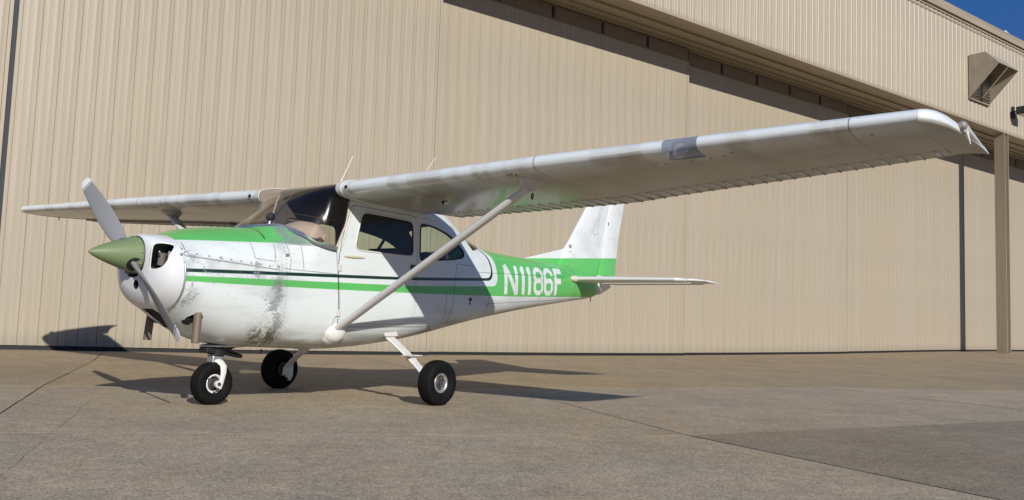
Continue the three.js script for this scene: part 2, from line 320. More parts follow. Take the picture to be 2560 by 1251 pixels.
// station table: x, bottom, top, half width, height of widest point, power of lower and upper curve
const ST = [
  [-0.76, 0.83, 1.445, 0.40, 1.12, 2.2, 2.3], [-0.6, 0.72, 1.50, 0.435, 1.11, 2.3, 2.35], [-0.45, 0.645, 1.53, 0.46, 1.11, 2.4, 2.4], [-0.25, 0.585, 1.555, 0.482, 1.11, 2.6, 2.5],
  [0.03, 0.556, 1.577, 0.502, 1.11, 3, 2.6], [0.15, 0.55, 1.67, 0.51, 1.12, 3.2, 2.15], [0.3, 0.543, 1.785, 0.518, 1.13, 3.4, 2.0], [0.5, 0.534, 1.925, 0.528, 1.15, 3.8, 3.6],
  [0.62, 0.53, 1.99, 0.533, 1.16, 4, 7.5], [0.8, 0.527, 2.04, 0.538, 1.18, 4, 9], [1.1, 0.54, 2.085, 0.545, 1.2, 4, 7.5], [1.6, 0.585, 2.075, 0.547, 1.2, 4, 7.5],
  [1.95, 0.63, 2.03, 0.525, 1.2, 3.8, 6.5], [2.25, 0.675, 1.96, 0.487, 1.2, 3.6, 4.8], [2.5, 0.715, 1.865, 0.455, 1.2, 3.4, 3.6], [2.75, 0.755, 1.76, 0.425, 1.2, 3.2, 2.9],
  [3.0, 0.795, 1.675, 0.395, 1.2, 3.1, 2.6], [3.35, 0.845, 1.615, 0.36, 1.22, 3, 2.5], [4.2, 0.955, 1.578, 0.268, 1.25, 2.8, 2.4], [5.2, 1.065, 1.54, 0.16, 1.28, 2.5, 2.3],
  [5.85, 1.14, 1.49, 0.085, 1.31, 2.2, 2.2], [5.97, 1.17, 1.48, 0.05, 1.32, 2.2, 2.2]];
const SF = [1, 2, 3, 4, 5, 6].map((k) => pchip(ST.map((r) => r[0]), ST.map((r) => r[k])));
const sec = (x) => { const [yb, yt, w, yw, nb, nt] = SF.map((f) => f(x)); return { yb, yt, w, yw, nb, nt }; };
const pw = (v, e) => Math.sign(v) * Math.pow(Math.abs(v), e);
function secPoint(S, a) {                                            // a from 0 (top) over the left side to PI (bottom)
  const c = Math.cos(a), s = Math.sin(a), n = c > 0 ? S.nt : S.nb;
  return [S.w * pw(s, 2 / n), S.yw + (c > 0 ? S.yt - S.yw : S.yw - S.yb) * pw(c, 2 / n)];
}
function halfw(x, y) { const S = sec(x); if (y >= S.yt || y <= S.yb) return 0; const up = y > S.yw, t = up ? (y - S.yw) / (S.yt - S.yw) : (S.yw - y) / (S.yw - S.yb); return S.w * Math.pow(1 - Math.pow(t, up ? S.nt : S.nb), 1 / (up ? S.nt : S.nb)); }
const X0 = -0.95, LX = 7.2, Y0 = 0.45, HY = 1.75;
const uvOf = (p) => { const v = clamp((p.y - Y0) / HY, 0.003, 0.997); return [(p.x - X0) / LX, p.z >= 0 ? 0.5 + 0.5 * v : 0.5 * v]; };
function loftPolys(xs, na, sect = sec) {                             // both halves as quads
  const polys = [];
  for (const sg of [1, -1]) {
    const rows = xs.map((x) => { const S = sect(x); const r = []; for (let j = 0; j <= na; j++) { const a = Math.PI * j / na; const [z, y] = secPoint(S, a); r.push(V(x, y, sg * z)); } return r; });
    const nrm = rows.map((r, i) => r.map((p, j) => {
      const du = rows[Math.min(i + 1, rows.length - 1)][j].clone().sub(rows[Math.max(i - 1, 0)][j]);
      const dv = r[Math.min(j + 1, na)].clone().sub(r[Math.max(j - 1, 0)]);
      if (j === 0 || j === na) return V(-(j === 0 ? du.y : -du.y), j === 0 ? 1 : -1, 0).setX((j === 0 ? -1 : 1) * du.y / Math.max(1e-6, du.x)).normalize();
      return du.cross(dv).multiplyScalar(-sg).normalize();
    }));
    for (let i = 0; i < rows.length - 1; i++) for (let j = 0; j < na; j++) {
      const mk = (a, b) => ({ p: rows[a][b], n: nrm[a][b], uv: uvOf(V(rows[a][b].x, rows[a][b].y, sg)) });
      polys.push(sg > 0 ? [mk(i, j), mk(i, j + 1), mk(i + 1, j + 1), mk(i + 1, j)] : [mk(i, j), mk(i + 1, j), mk(i + 1, j + 1), mk(i, j + 1)]);
    }
  }
  return polys;
}
const range = (a, b, n) => Array.from({ length: n + 1 }, (_, i) => a + (b - a) * i / n);

// paint: colours, stripes, number, chips and dirt in body metres
const PW = 2048, PH = 1024, mx = PW / LX, my = (PH / 2) / HY;
const white = 'rgb(232,235,232)', green = 'rgb(100,194,97)', darkGreen = 'rgb(16,48,38)';
const bandBot = pchip([-0.76, 0.06, 1.45, 3.2, 5.78, 6.3], [1.08, 1.069, 1.066, 1.083, 1.145, 1.16]);
const bandTop = pchip([-0.76, 0.06, 1.45, 2.3, 2.975], [1.12, 1.125, 1.134, 1.159, 1.186]);
const dkTop = pchip([-0.76, 0.09, 1.45, 2.845, 3.05], [1.177, 1.19, 1.214, 1.268, 1.276]);
const seamX = pchip([0.6, 0.75, 0.93, 1.33, 1.62], [0.07, 0.06, 0.045, 0.095, 0.2]);
function drawPaint(ctx) {
  ctx.fillStyle = white; ctx.fillRect(0, 0, PW, PH);
  for (const side of [0, 1]) {
    ctx.save(); ctx.translate(0, side * PH / 2);
    const X = (x) => (x - X0) * mx, Y = (y) => (PH / 2) - (y - Y0) * my;
    const poly = (pts, c) => { ctx.fillStyle = c; ctx.beginPath(); pts.forEach(([x, y], i) => (i ? ctx.lineTo(X(x), Y(y)) : ctx.moveTo(X(x), Y(y)))); ctx.fill(); };
    ctx.beginPath(); ctx.rect(0, 0, PW, PH / 2); ctx.clip();
    // green top of the cowling
    poly([[-0.76, 1.4], [-0.26, 1.421], [0.28, 1.446], [0.6, 1.438], [0.66, 1.42], [0.66, 1.6], [0.02, 1.6], [-0.3, 2.1], [-0.76, 2.1]], green);
    poly([[-0.95, 1.42], [-0.76, 1.4], [-0.76, 1.8], [-0.95, 1.8]], white);
    // green band widening into the tail
    const xs = range(-0.76, 2.975, 40);
    poly([...xs.map((x) => [x, bandBot(x)]), [3.1, bandBot(3.1)], [3.1, 1.19], ...[...xs].reverse().map((x) => [x, bandTop(x)])], green);
    poly([[2.9, bandBot(2.9)], [3.1, bandBot(3.1)], ...range(3.2, 6.3, 12).map((x) => [x, bandBot(x)]), [6.3, 2.2], [2.9, 2.2], [2.9, 1.56]], green);
    // white panel with its rounded end, then the dark line with the same end
    const end = (d, c, y0, y1) => { ctx.fillStyle = c; ctx.beginPath(); ctx.moveTo(X(1.9), Y(y0)); ctx.lineTo(X(3.21 - d - 0.1), Y(y1)); ctx.quadraticCurveTo(X(3.215 - d), Y(y1 + 0.004), X(3.213 - d), Y(y1 + 0.115)); ctx.lineTo(X(3.2 - d), Y(1.46)); ctx.quadraticCurveTo(X(3.19 - d), Y(1.552 - d * 0.1), X(3.06 - d), Y(1.6)); ctx.lineTo(X(2.9 - d), Y(2.2)); ctx.lineTo(X(1.9), Y(2.2)); ctx.fill(); };
    end(0, white, 1.15, 1.188); end(0.098, darkGreen, dkTop(1.9) - 0.027, dkTop(3.0) - 0.027); end(0.128, white, dkTop(1.9), dkTop(3.0));
    poly([[-0.76, 1.15], [1.95, 1.15], [1.95, 1.28], [-0.76, 1.28]], white);
    poly([...xs.filter((x) => x < 1.1).map((x) => [x, bandBot(x)]), ...[...xs].filter((x) => x < 1.1).reverse().map((x) => [x, bandTop(x)])], green);
    poly([[1.9, bandTop(1.9)], [2.975, bandTop(2.975)], [2.975, 1.19], [1.9, 1.2]], white);
    const xd = range(-0.76, 3.03, 40); poly([...xd.map((x) => [x, dkTop(x)]), ...[...xd].reverse().map((x) => [x, dkTop(x) - 0.027])], darkGreen);
    // registration
    ctx.strokeStyle = 'rgb(236,237,232)'; ctx.lineWidth = 0.058 * mx; ctx.lineJoin = 'bevel'; ctx.lineCap = 'butt';
    const glyph = { N: [[[0, 0], [0, 1]], [[0.02, 1], [0.98, 0]], [[1, 0], [1, 1]]], 1: [[[0.62, 0], [0.62, 1]], [[0.68, 0.955], [0.1, 0.86]]], 8: [[[0.25, 0.53], [0, 0.62], [0, 0.86], [0.25, 1], [0.75, 1], [1, 0.86], [1, 0.62], [0.75, 0.53], [0.25, 0.53], [0, 0.42], [0, 0.14], [0.25, 0], [0.75, 0], [1, 0.14], [1, 0.42], [0.75, 0.53]]], 6: [[[1, 0.74], [1, 0.86], [0.75, 1], [0.25, 1], [0, 0.86], [0, 0.14], [0.25, 0], [0.75, 0], [1, 0.14], [1, 0.44], [0.75, 0.56], [0, 0.5]]], F: [[[0, 0], [0, 1]], [[-0.12, 1], [1.15, 1]], [[0, 0.54], [0.95, 0.54]]] };
    const cells = [['N', 3.4, 3.645], ['1', 3.745, 3.84], ['1', 3.9, 3.995], ['8', 4.09, 4.275], ['6', 4.355, 4.535], ['F', 4.64, 4.79]];
    for (const [ch, a, b] of cells) for (const line of glyph[ch]) {
      ctx.lineWidth = (ch === '8' || ch === '6' ? 0.058 : 0.07) * mx; ctx.beginPath();
      line.forEach(([u, v], i) => {
        const inset = 0.029, x = side ? 8.2 - lerp(a, b, u) : lerp(a, b, u), full = ch === 'N' || ch === '1' || ch === 'F';
        const vv = full && (v === 0 || v === 1) && !(ch === 'F' && line.length === 2 && line[0][1] === line[1][1]) ? (v ? 1.09 : -0.09) : v;
        const y = 1.135 + 0.018 * (x - 3.4) + vv * 0.285 + (vv > 0.9 ? 0 : 0) + inset * 0; i ? ctx.lineTo(X(x), Y(y)) : ctx.moveTo(X(x), Y(y));
      }); ctx.stroke();
    }
    // seams, hatches
    ctx.strokeStyle = 'rgba(60,58,52,0.55)'; ctx.lineWidth = 1.6;
    const line = (...pts) => { ctx.beginPath(); pts.forEach(([x, y], i) => (i ? ctx.lineTo(X(x), Y(y)) : ctx.moveTo(X(x), Y(y)))); ctx.stroke(); };
    ctx.lineWidth = 2.4; line([-0.76, 1.287], [-0.721, 1.272], [0.061, 1.205]);
    ctx.lineWidth = 1.5; line([0.11, 1.22], [0.66, 1.2]); line([0.3, 1.22], [0.3, 1.44]); line([-0.18, 1.42], [-0.17, 1.29], [0.02, 1.275], [0.04, 1.42]); line([0.15, 1.18], [0.18, 1.3], [0.16, 1.45]);
    ctx.lineWidth = 2; ctx.strokeStyle = 'rgba(70,68,62,0.5)'; line([0.64, 1.44], [0.7, 0.9], [0.6, 0.66]); line([2.2, 0.7], [2.2, 1.1]); line([3.05, 0.82], [3.05, 1.08]); line([3.0, 0.99], [5.4, 1.11]); line([4.25, 0.96], [4.25, 1.56]); line([5.2, 1.08], [5.2, 1.5]); line([1.8, 1.3], [1.82, 1.75]); line([0.75, 0.74], [2.0, 0.74]); line([2.8, 1.33], [4.9, 1.38]);
    ctx.strokeStyle = 'rgba(30,25,22,0.85)'; ctx.lineWidth = 3; line([0.0, 1.58], [-0.02, 1.46]);
    // rivet rows
    ctx.fillStyle = 'rgba(60,55,48,0.6)';
    const rivets = (x0, y0, x1, y1, n, r = 1.3) => { for (let i = 0; i <= n; i++) { ctx.beginPath(); ctx.arc(X(lerp(x0, x1, i / n)), Y(lerp(y0, y1, i / n)), r, 0, 7); ctx.fill(); } };
    rivets(-0.74, 1.3, 0.05, 1.226, 9, 2); rivets(0.13, 0.62, 0.13, 1.5, 26); rivets(0.66, 1.38, 0.72, 0.8, 22); rivets(0.7, 1.42, 0.82, 1.8, 16); rivets(1.68, 0.8, 1.69, 1.76, 26); rivets(0.8, 0.73, 1.9, 0.73, 40); rivets(0.8, 0.7, 1.9, 0.7, 40);
    rivets(2.2, 0.72, 2.2, 1.05, 10); rivets(3.05, 0.84, 3.05, 1.05, 7); rivets(4.26, 0.98, 4.26, 1.5, 14); rivets(5.21, 1.1, 5.21, 1.5, 12); rivets(0.35, 1.46, 0.64, 1.4, 12, 2.4); rivets(0.75, 1.83, 2.2, 1.8, 46);
    ctx.restore();
  }
  // worn paint, bare metal and grime
  perPixel(ctx, PW, PH, (p, k, i, j) => {
    const x = X0 + (i + 0.5) / mx, y = Y0 + (PH / 2 - (j % (PH / 2)) - 0.5) / my, s = j < PH / 2 ? 0 : 40;
    const n1 = fbm(x * 13, y * 11, 3, 5 + s), n2 = 0.7 * fbm(x * 62, y * 70, 3, 15 + s) + 0.3 * vnoise(x * 170, y * 210, 8 + s), n3 = hash(i, j, 3 + s);
    let chip = 0;
    const d = Math.abs(x - seamX(y) + 0.02), lowish = y < 1.15;
    chip = Math.max(chip, Math.exp(-((d / (lowish && y > 0.72 ? 0.1 : 0.07)) ** 2)) * (lowish ? 0.62 : 0.46));
    chip = Math.max(chip, 0.5 * Math.exp(-(((x + 0.7) / 0.09) ** 2)) * smooth(1.4, 1.25, y) * smooth(0.75, 1.0, y));                       // behind the nose bowl
    chip = Math.max(chip, 0.5 * Math.exp(-(((y - 1.16) / 0.06) ** 2)) * smooth(-0.75, -0.6, x) * smooth(0.22, 0.05, x));                   // along the stripes
    chip = Math.max(chip, 0.36 * Math.exp(-(((y - 1.24) / 0.03) ** 2)) * smooth(-0.75, -0.6, x) * smooth(0.4, 0.1, x));
    if (y > 1.43 && x > 0.02 && x < 0.6) chip = Math.max(chip, 0.95 * smooth(0.06, 0.2, x) * smooth(0.62, 0.5, x));                          // bare metal below the windshield
    const m = Math.max(0.9 * smooth(0.49, 0.62, n1 * 0.48 + n2 * 0.52 + chip * 0.42 - 0.2), 0.75 * chip * smooth(0.42, 0.72, fbm(x * 9, y * 7, 3, 130 + s)));
    if (chip > 0.03 && m > 0) { const a = m * 0.86, g = 136 + 50 * (n2 - 0.5) + 16 * (n3 - 0.5); p[k] = lerp(p[k], g, a); p[k + 1] = lerp(p[k + 1], g + 1, a); p[k + 2] = lerp(p[k + 2], g + 6, a); }
    // speckles over the whole cowling
    if (x < 0.75 && n2 > 0.68 && n1 > 0.52) { const a = 0.4 * smooth(0.68, 0.78, n2); p[k] = lerp(p[k], 140, a); p[k + 1] = lerp(p[k + 1], 140, a); p[k + 2] = lerp(p[k + 2], 138, a); }
    // oily grime low on the firewall and under the belly
    let oil = Math.exp(-(((x - 0.03 + (y - 0.62) * 0.7) / 0.13) ** 2) - (((y - 0.64) / 0.08) ** 2)) * 1.5; oil = Math.min(0.9, oil * smooth(0.3, 0.6, n1 * 0.5 + n2 * 0.5));
    oil = Math.max(oil, smooth(0.78, 0.6, y - 0.08 * Math.max(0, x - 1.2)) * 0.35 * smooth(-0.6, 0.2, x) * smooth(0.35, 0.7, fbm(x * 3, y * 14, 3, 60 + s)));
    oil = Math.max(oil, 0.07 * smooth(0.5, 0.75, fbm(x * 2.2, y * 9, 4, 70 + s)));
    p[k] = lerp(p[k], 92, oil); p[k + 1] = lerp(p[k + 1], 84, oil); p[k + 2] = lerp(p[k + 2], 66, oil);
    const f = 1 + 0.035 * (fbm(x * 1.3, y * 5, 3, 90 + s) - 0.5); p[k] *= f; p[k + 1] *= f; p[k + 2] *= f;
  });
}
const paintTex = canvasTex(PW, PH, drawPaint);
const paintBump = canvasTex(PW, PH, (ctx) => {
  ctx.fillStyle = 'rgb(128,128,128)'; ctx.fillRect(0, 0, PW, PH);
  for (const side of [0, 1]) {
    const X = (x) => (x - X0) * mx, Y = (y) => side * PH / 2 + (PH / 2) - (y - Y0) * my;
    ctx.fillStyle = 'rgb(190,190,190)';
    const rivets = (x0, y0, x1, y1, n) => { for (let i = 0; i <= n; i++) { ctx.beginPath(); ctx.arc(X(lerp(x0, x1, i / n)), Y(lerp(y0, y1, i / n)), 1.6, 0, 7); ctx.fill(); } };
    for (const x of [0.13, 2.2, 3.05, 3.6, 4.26, 4.8, 5.21]) rivets(x, 0.5, x, 2.1, 50);
    rivets(0.7, 1.42, 0.82, 1.8, 16); rivets(1.68, 0.8, 1.69, 1.76, 26); rivets(0.8, 0.715, 1.9, 0.715, 40); rivets(-0.74, 1.3, 0.05, 1.226, 9);
    ctx.strokeStyle = 'rgb(40,40,40)'; ctx.lineWidth = 2;
    const line = (...pts) => { ctx.beginPath(); pts.forEach(([x, y], i) => (i ? ctx.lineTo(X(x), Y(y)) : ctx.moveTo(X(x), Y(y)))); ctx.stroke(); };
    line([-0.76, 1.287], [0.061, 1.205]); line([0.09, 0.5], [0.09, 1.3], [0.2, 1.6]); line([0.11, 1.22], [0.66, 1.2]); line([2.2, 0.6], [2.2, 2]); line([4.25, 0.9], [4.25, 1.6]);
  }
  perPixel(ctx, PW, PH, (p, k, i, j) => { const x = X0 + i / mx, y = (j % (PH / 2)) / my; const d = 40 * (fbm(x * 2.6, y * 3, 2, 7) - 0.5) * (x > 0.1 ? 1 : 0.4); p[k] = p[k + 1] = p[k + 2] = clamp(p[k] + d, 0, 255); });
}, false);
const paint = std(rgb(0.85, 0.885, 0.905), 0.36, { map: paintTex, bumpMap: paintBump, bumpScale: 0.003, clearcoat: 0.35, clearcoatRoughness: 0.12 });
const whitePaint = std(rgb(0.72, 0.72, 0.69), 0.32, { clearcoat: 0.5, clearcoatRoughness: 0.1 });
const oldWhite = std(rgb(0.62, 0.61, 0.57), 0.4, { clearcoat: 0.2, clearcoatRoughness: 0.2 });
const lining = std(rgb(0.13, 0.12, 0.108), 0.85), seat = std(rgb(0.05, 0.055, 0.055), 0.8), cream = std(rgb(0.58, 0.47, 0.39), 0.7);
const glass = std(rgb(0.82, 0.79, 0.75), 0.2, { transmission: 1, thickness: 0, ior: 1.45 });
const tintGlass = std(rgb(0.79, 0.86, 0.78), 0.13, { transmission: 1, thickness: 0, ior: 1.45 });
const chrome = std(rgb(0.7, 0.71, 0.74), 0.22, { metalness: 1 });
const alu = std(rgb(0.62, 0.62, 0.62), 0.38, { metalness: 0.85 });
const rubber = std(rgb(0.005, 0.005, 0.005), 0.75, { specularIntensity: 0.4 }), rust = std(rgb(0.2, 0.15, 0.12), 0.65, { metalness: 0.3 });
const stripRubber = std(rgb(0.03, 0.03, 0.03), 0.6);

{
  // ---- skin of cabin and tail, cut open for windshield, windows, doors
  let skin = loftPolys([...range(0.075, 0.9, 60), ...range(0.92, 2.0, 30), ...range(2.02, 3.4, 40), ...range(3.5, 5.97, 30)], 56);
  const glassParts = [
    [[0.02, 1.574], [0.2, 1.598], [0.2, 2.3], [0.02, 2.3]], [[0.2, 1.598], [0.325, 1.552], [0.325, 2.3], [0.2, 2.3]], [[0.325, 1.552], [0.436, 1.475], [0.436, 2.3], [0.325, 2.3]],
    [[0.436, 1.475], [0.637, 1.441], [0.637, 2.3], [0.436, 2.3]], [[0.637, 1.441], [0.739, 1.657], [0.783, 1.861], [0.8, 1.965], [0.637, 1.965]], [[0.637, 1.965], [0.8, 1.965], [0.8, 2.2], [0.637, 2.2]]];
  let shield = [];
  // the cowl seam sits at x = 0.075; the glass starts a little before it
  let front = loftPolys(range(0.02, 0.075, 5), 56);
  for (const g of glassParts) { const [a, b] = cut(skin, g); shield.push(...a); skin = b; const [c, d] = cut(front, g); shield.push(...c); front = d; }
  part('windshield', soup(shield), glass, plane, 'clear one piece windshield');
  const doorWin = roundPoly([[0.929, 1.787], [1.607, 1.762], [1.623, 1.42], [0.851, 1.434]], 0.07, 5);
  const rearWin = roundPoly([[1.718, 1.748], [1.9, 1.745], [2.2, 1.69], [2.38, 1.62], [2.52, 1.52], [2.5, 1.47], [2.3, 1.435], [1.722, 1.39]], [0.04, 0.1, 0.15, 0.12, 0.05, 0.06, 0.15, 0.05], 4);
  const backWin = [[2.5, 1.78], [2.56, 1.86], [2.98, 1.72], [2.96, 1.6], [2.74, 1.56]];
  const doorOut = roundPoly([[0.7, 0.765], [0.665, 1.4], [0.805, 1.835], [1.655, 1.815], [1.675, 1.4], [1.645, 0.85], [1.57, 0.765]], [0.03, 0.2, 0.05, 0.05, 0.3, 0.1, 0.1], 4);
  const bagOut = roundPoly([[2.3, 0.775], [2.375, 1.395], [2.72, 1.386], [2.77, 1.33], [2.66, 0.95], [2.585, 0.8]], [0.02, 0.03, 0.03, 0.05, 0.2, 0.04], 3);
  // outline laid on the skin, as a tube
  const onSkin = (poly, sg, out = 0.004) => poly.map(([x, y]) => V(x, y, sg * (halfw(x, y) + out)));
  const bag = []; let r0;
  [r0, skin] = cut(skin, grow(bagOut, 0.005), undefined, (q) => q[0].p.z > 0 || q[1].p.z > 0);
  bag.push(...cut(r0, bagOut)[0]);
  const doorsP = { 1: null, '-1': null }, winP = { 1: null, '-1': null }, rearP = { 1: null, '-1': null };
  for (const sg of [1, -1]) {
    const only = (q) => q.some((v) => v.p.z * sg > 1e-6);
    [r0, skin] = cut(skin, grow(doorOut, 0.005), undefined, only);
    let d = cut(r0, doorOut)[0];
    [winP[sg], d] = cut(d, doorWin); doorsP[sg] = d;
    [rearP[sg], skin] = cut(skin, rearWin, undefined, only);
  }
  let back; [back, skin] = cut(skin, backWin);
  part('fuselage', soup(skin), paint, plane, 'white cabin and green tail cone with the registration number in white');
  part('cabin_lining', soup([...skin.filter((q) => q[0].p.x < 3.1), ...doorsP[1], ...doorsP[-1], ...bag], -0.022, true), lining, plane);
  for (const sg of [1, -1]) {
    const d = part('cabin_door', soup(doorsP[sg], 0.002), paint, plane);
    part('door_window', soup(winP[sg], -0.003), tintGlass, d);
    part('window_frame', tube(onSkin(doorWin, sg, 0.001), 0.0085, 90, 6, true), oldWhite, d);
    part('window_seal', tube(onSkin(grow(doorWin, -0.009), sg, -0.001), 0.0065, 90, 6, true), stripRubber, d);
    part('door_handle', merge(rbox(-0.035, 0.035, -0.03, 0.03, -0.006, 0.008, 0.005).translate(1.62, 1.31, sg * 0.548), rod(V(1.585, 1.312, sg * 0.562), V(1.68, 1.3, sg * 0.562), 0.008)), M.darkGrey, d);
    for (const y of [1.26, 0.86]) part('hinge', rbox(-0.02, 0.02, -0.03, 0.03, -0.006, 0.01, 0.004).translate(0.69, y, sg * halfw(0.69, y)), oldWhite, d);
    part('air_scoop', moved(new THREE.SphereGeometry(1, 20, 10).scale(0.14, 0.014, 0.018), 0.86, 1.365, sg * 0.54), std(rgb(0.56, 0.5, 0.37), 0.5), d, 'yellowed door pull fairing');
    const rw = part('rear_side_window', soup(rearP[sg], -0.003), tintGlass, plane);
    part('window_seal', tube(onSkin(rearWin, sg, 0), 0.009, 80, 6, true), stripRubber, rw);
  }
  part('rear_window', soup(back, -0.003), tintGlass, plane);
  const bd = part('baggage_door', soup(bag, 0.002), paint, plane);
  part('latch', moved(new THREE.CylinderGeometry(0.022, 0.022, 0.015, 16), 2.655, 1.03, halfw(2.655, 1.03) + 0.004, Math.PI / 2), M.darkGrey, bd);
  part('lock', moved(new THREE.CylinderGeometry(0.011, 0.011, 0.012, 12), 2.66, 0.985, halfw(2.66, 0.985) + 0.004, Math.PI / 2), M.darkGrey, bd);
  // windshield base strip, pillar strips and centre of the top edge
  const basePts = [[0.03, 1.585, 0], [0.06, 1.59, 0.12], [0.12, 1.596, 0.22], [0.2, 1.6, 0.3], [0.325, 1.553, 0.405], [0.436, 1.476, 0.489], [0.53, 1.452, 0.52], [0.64, 1.441, 0.535]];
  const strip = [...basePts.slice(1).reverse().map(([x, y, z]) => V(x, y, -z)), ...basePts.map(([x, y, z]) => V(x, y, z))];
  { // a flat polished band following the base of the glass
    const c = new THREE.CatmullRomCurve3(strip, false, 'centripetal'), n = 90, pos = [], idx = [];
    for (let i = 0; i <= n; i++) { const p = c.getPoint(i / n), o = V(-0.55, 0.25, Math.sign(p.z) * 0.8 * smooth(0, 0.5, Math.abs(p.z))).normalize(); const dn = V(-0.25, -0.7, Math.sign(p.z) * 0.5 * smooth(0, 0.4, Math.abs(p.z))).normalize(); const a = p.clone().addScaledVector(o, 0.006), b = p.clone().addScaledVector(o, 0.006).addScaledVector(dn, 0.045); a.addScaledVector(dn, -0.012); pos.push(a.x, a.y, a.z, b.x, b.y, b.z); }
    for (let i = 0; i < n; i++) { const a = 2 * i; idx.push(a, a + 1, a + 2, a + 2, a + 1, a + 3); }
    const g = new THREE.BufferGeometry(); g.setAttribute('position', new THREE.Float32BufferAttribute(pos, 3)); g.setIndex(idx); g.computeVertexNormals();
    part('windshield_strip', clean(g), std(rgb(0.42, 0.43, 0.45), 0.42, { metalness: 0.85 }), plane, 'polished metal strip along the windshield base');
  }
  for (const sg of [1, -1]) part('windshield_pillar_strip', tube([V(0.64, 1.44, sg * 0.536), V(0.69, 1.55, sg * 0.537), V(0.739, 1.657, sg * 0.536), V(0.783, 1.861, sg * 0.52)], 0.009, 30, 6), cream, plane);
  // ---- interior
  part('instrument_panel', rbox(0.5, 0.54, 1.0, 1.52, -0.47, 0.47, 0.015), lining, plane);
  part('dashboard_top', (() => {
    const pos = [], idx = [], nx = 10, nz = 24;
    for (let i = 0; i <= nx; i++) for (let k = 0; k <= nz; k++) { const t = i / nx, z = lerp(-0.47, 0.47, k / nz), xf = 0.06 + 2.1 * z * z, x = lerp(Math.min(xf + 0.02, 0.56), 0.58, t); pos.push(x, 1.575 - 0.35 * z * z * (1 - 0.5 * t) + 0.015 * t, z); }
    for (let i = 0; i < nx; i++) for (let k = 0; k < nz; k++) { const a = i * (nz + 1) + k; idx.push(a, a + 1, a + nz + 1, a + 1, a + nz + 2, a + nz + 1); }
    const g = new THREE.BufferGeometry(); g.setAttribute('position', new THREE.Float32BufferAttribute(pos, 3)); g.setIndex(idx); g.computeVertexNormals(); return clean(g);
  })(), cream, plane);
  part('glareshield', (() => {                                       // padded hood over the pilot's instruments
    const pos = [], idx = [], nx = 14, na = 20;
    for (let i = 0; i <= nx; i++) { const t = i / nx, h = 0.02 + 0.085 * smooth(0, 0.75, t) + (i === nx ? -0.01 : 0), w = lerp(0.1, 0.2, smooth(0, 0.8, t)), x = 0.2 + 0.4 * t; for (let j = 0; j <= na; j++) { const a = Math.PI * j / na; pos.push(x, 1.565 + h * Math.pow(Math.sin(a), 0.6) - 0.1 * (1 - Math.sin(a)) * t, 0.22 + w * Math.cos(a)); } }
    for (let i = 0; i < nx; i++) for (let j = 0; j < na; j++) { const a = i * (na + 1) + j; idx.push(a, a + 1, a + na + 1, a + 1, a + na + 2, a + na + 1); }
    const e = nx * (na + 1); for (let j = 1; j < na; j++) idx.push(e, e + j, e + j + 1);
    const g = new THREE.BufferGeometry(); g.setAttribute('position', new THREE.Float32BufferAttribute(pos, 3)); g.setIndex(idx); return toCreasedNormals(clean(g), 0.7);
  })(), cream, plane, 'padded cream hood over the pilot instruments');
  const cp = part('compass', moved(new THREE.SphereGeometry(0.042, 20, 14), 0.33, 1.7, 0), M.black, plane);
  part('compass_mount', rod(V(0.31, 1.6, 0), V(0.33, 1.68, 0), 0.02, 0.014), alu, cp);
  part('center_post', rod(V(0.3, 1.6, 0.0), V(0.58, 1.96, 0.0), 0.006), M.darkGrey, plane);
  for (const z of [0.25, -0.25]) {
    const s = grp('front_seat', plane);
    part('seat_cushion', rbox(1.0, 1.46, 0.95, 1.1, z - 0.21, z + 0.21, 0.05), seat, s);
    part('seat_back', moved(new RoundedBoxGeometry(0.12, 0.5, 0.42, 3, 0.05), 1.47, 1.25, z, 0, 0, -0.18), seat, s);
    const y = grp('control_yoke', plane);
    part('column', rod(V(0.54, 1.33, z), V(0.82, 1.36, z), 0.014), M.darkGrey, y);
    part('wheel', tube([V(0.82, 1.46, z + 0.14), V(0.82, 1.38, z + 0.15), V(0.82, 1.34, z + 0.05), V(0.82, 1.34, z - 0.05), V(0.82, 1.38, z - 0.15), V(0.82, 1.46, z - 0.14)], 0.014, 30, 8), M.darkGrey, y);
  }
  const rs = grp('rear_seat', plane);
  part('seat_cushion', rbox(1.75, 2.15, 0.98, 1.1, -0.4, 0.4, 0.05), seat, rs);
  part('seat_back', moved(new RoundedBoxGeometry(0.12, 0.5, 0.8, 3, 0.05), 2.22, 1.26, 0, 0, 0, -0.2), seat, rs);
  // shoulder harness hanging by the pillar
  part('shoulder_strap', tube([V(1.5, 1.9, 0.42), V(1.38, 1.62, 0.42), V(1.24, 1.4, 0.4), V(1.2, 1.2, 0.36)], 0.014, 20, 6), M.black, plane);

  // ---- cowling and nose bowl
  const bowlT = [[-0.945, 1.1, 1.425, 0.16, 1.27], [-0.94, 1.02, 1.43, 0.2, 1.22], [-0.925, 0.975, 1.436, 0.255, 1.18], [-0.9, 0.935, 1.44, 0.305, 1.15], [-0.87, 0.9, 1.442, 0.345, 1.135], [-0.83, 0.87, 1.444, 0.375, 1.125], [-0.79, 0.845, 1.445, 0.392, 1.12], [-0.762, 0.831, 1.445, 0.399, 1.12]];
  const BF = [1, 2, 3, 4].map((k) => pchip(bowlT.map((r) => r[0]), bowlT.map((r) => r[k])));
  const bowlSec = (x) => { const [yb, yt, w, yw] = BF.map((f) => f(x)); return { yb, yt, w, yw, nb: 2.15, nt: 2.35 }; };
  let bowl = loftPolys([-0.945, -0.943, -0.94, -0.935, -0.928, -0.92, -0.91, -0.9, -0.888, -0.875, -0.86, -0.845, -0.83, -0.81, -0.79, -0.775, -0.762], 64, bowlSec);
  let cowl = loftPolys([...range(-0.76, -0.5, 16), ...range(-0.49, 0.07, 26)], 56);
  const zy = (v) => [v.p.z, v.p.y];
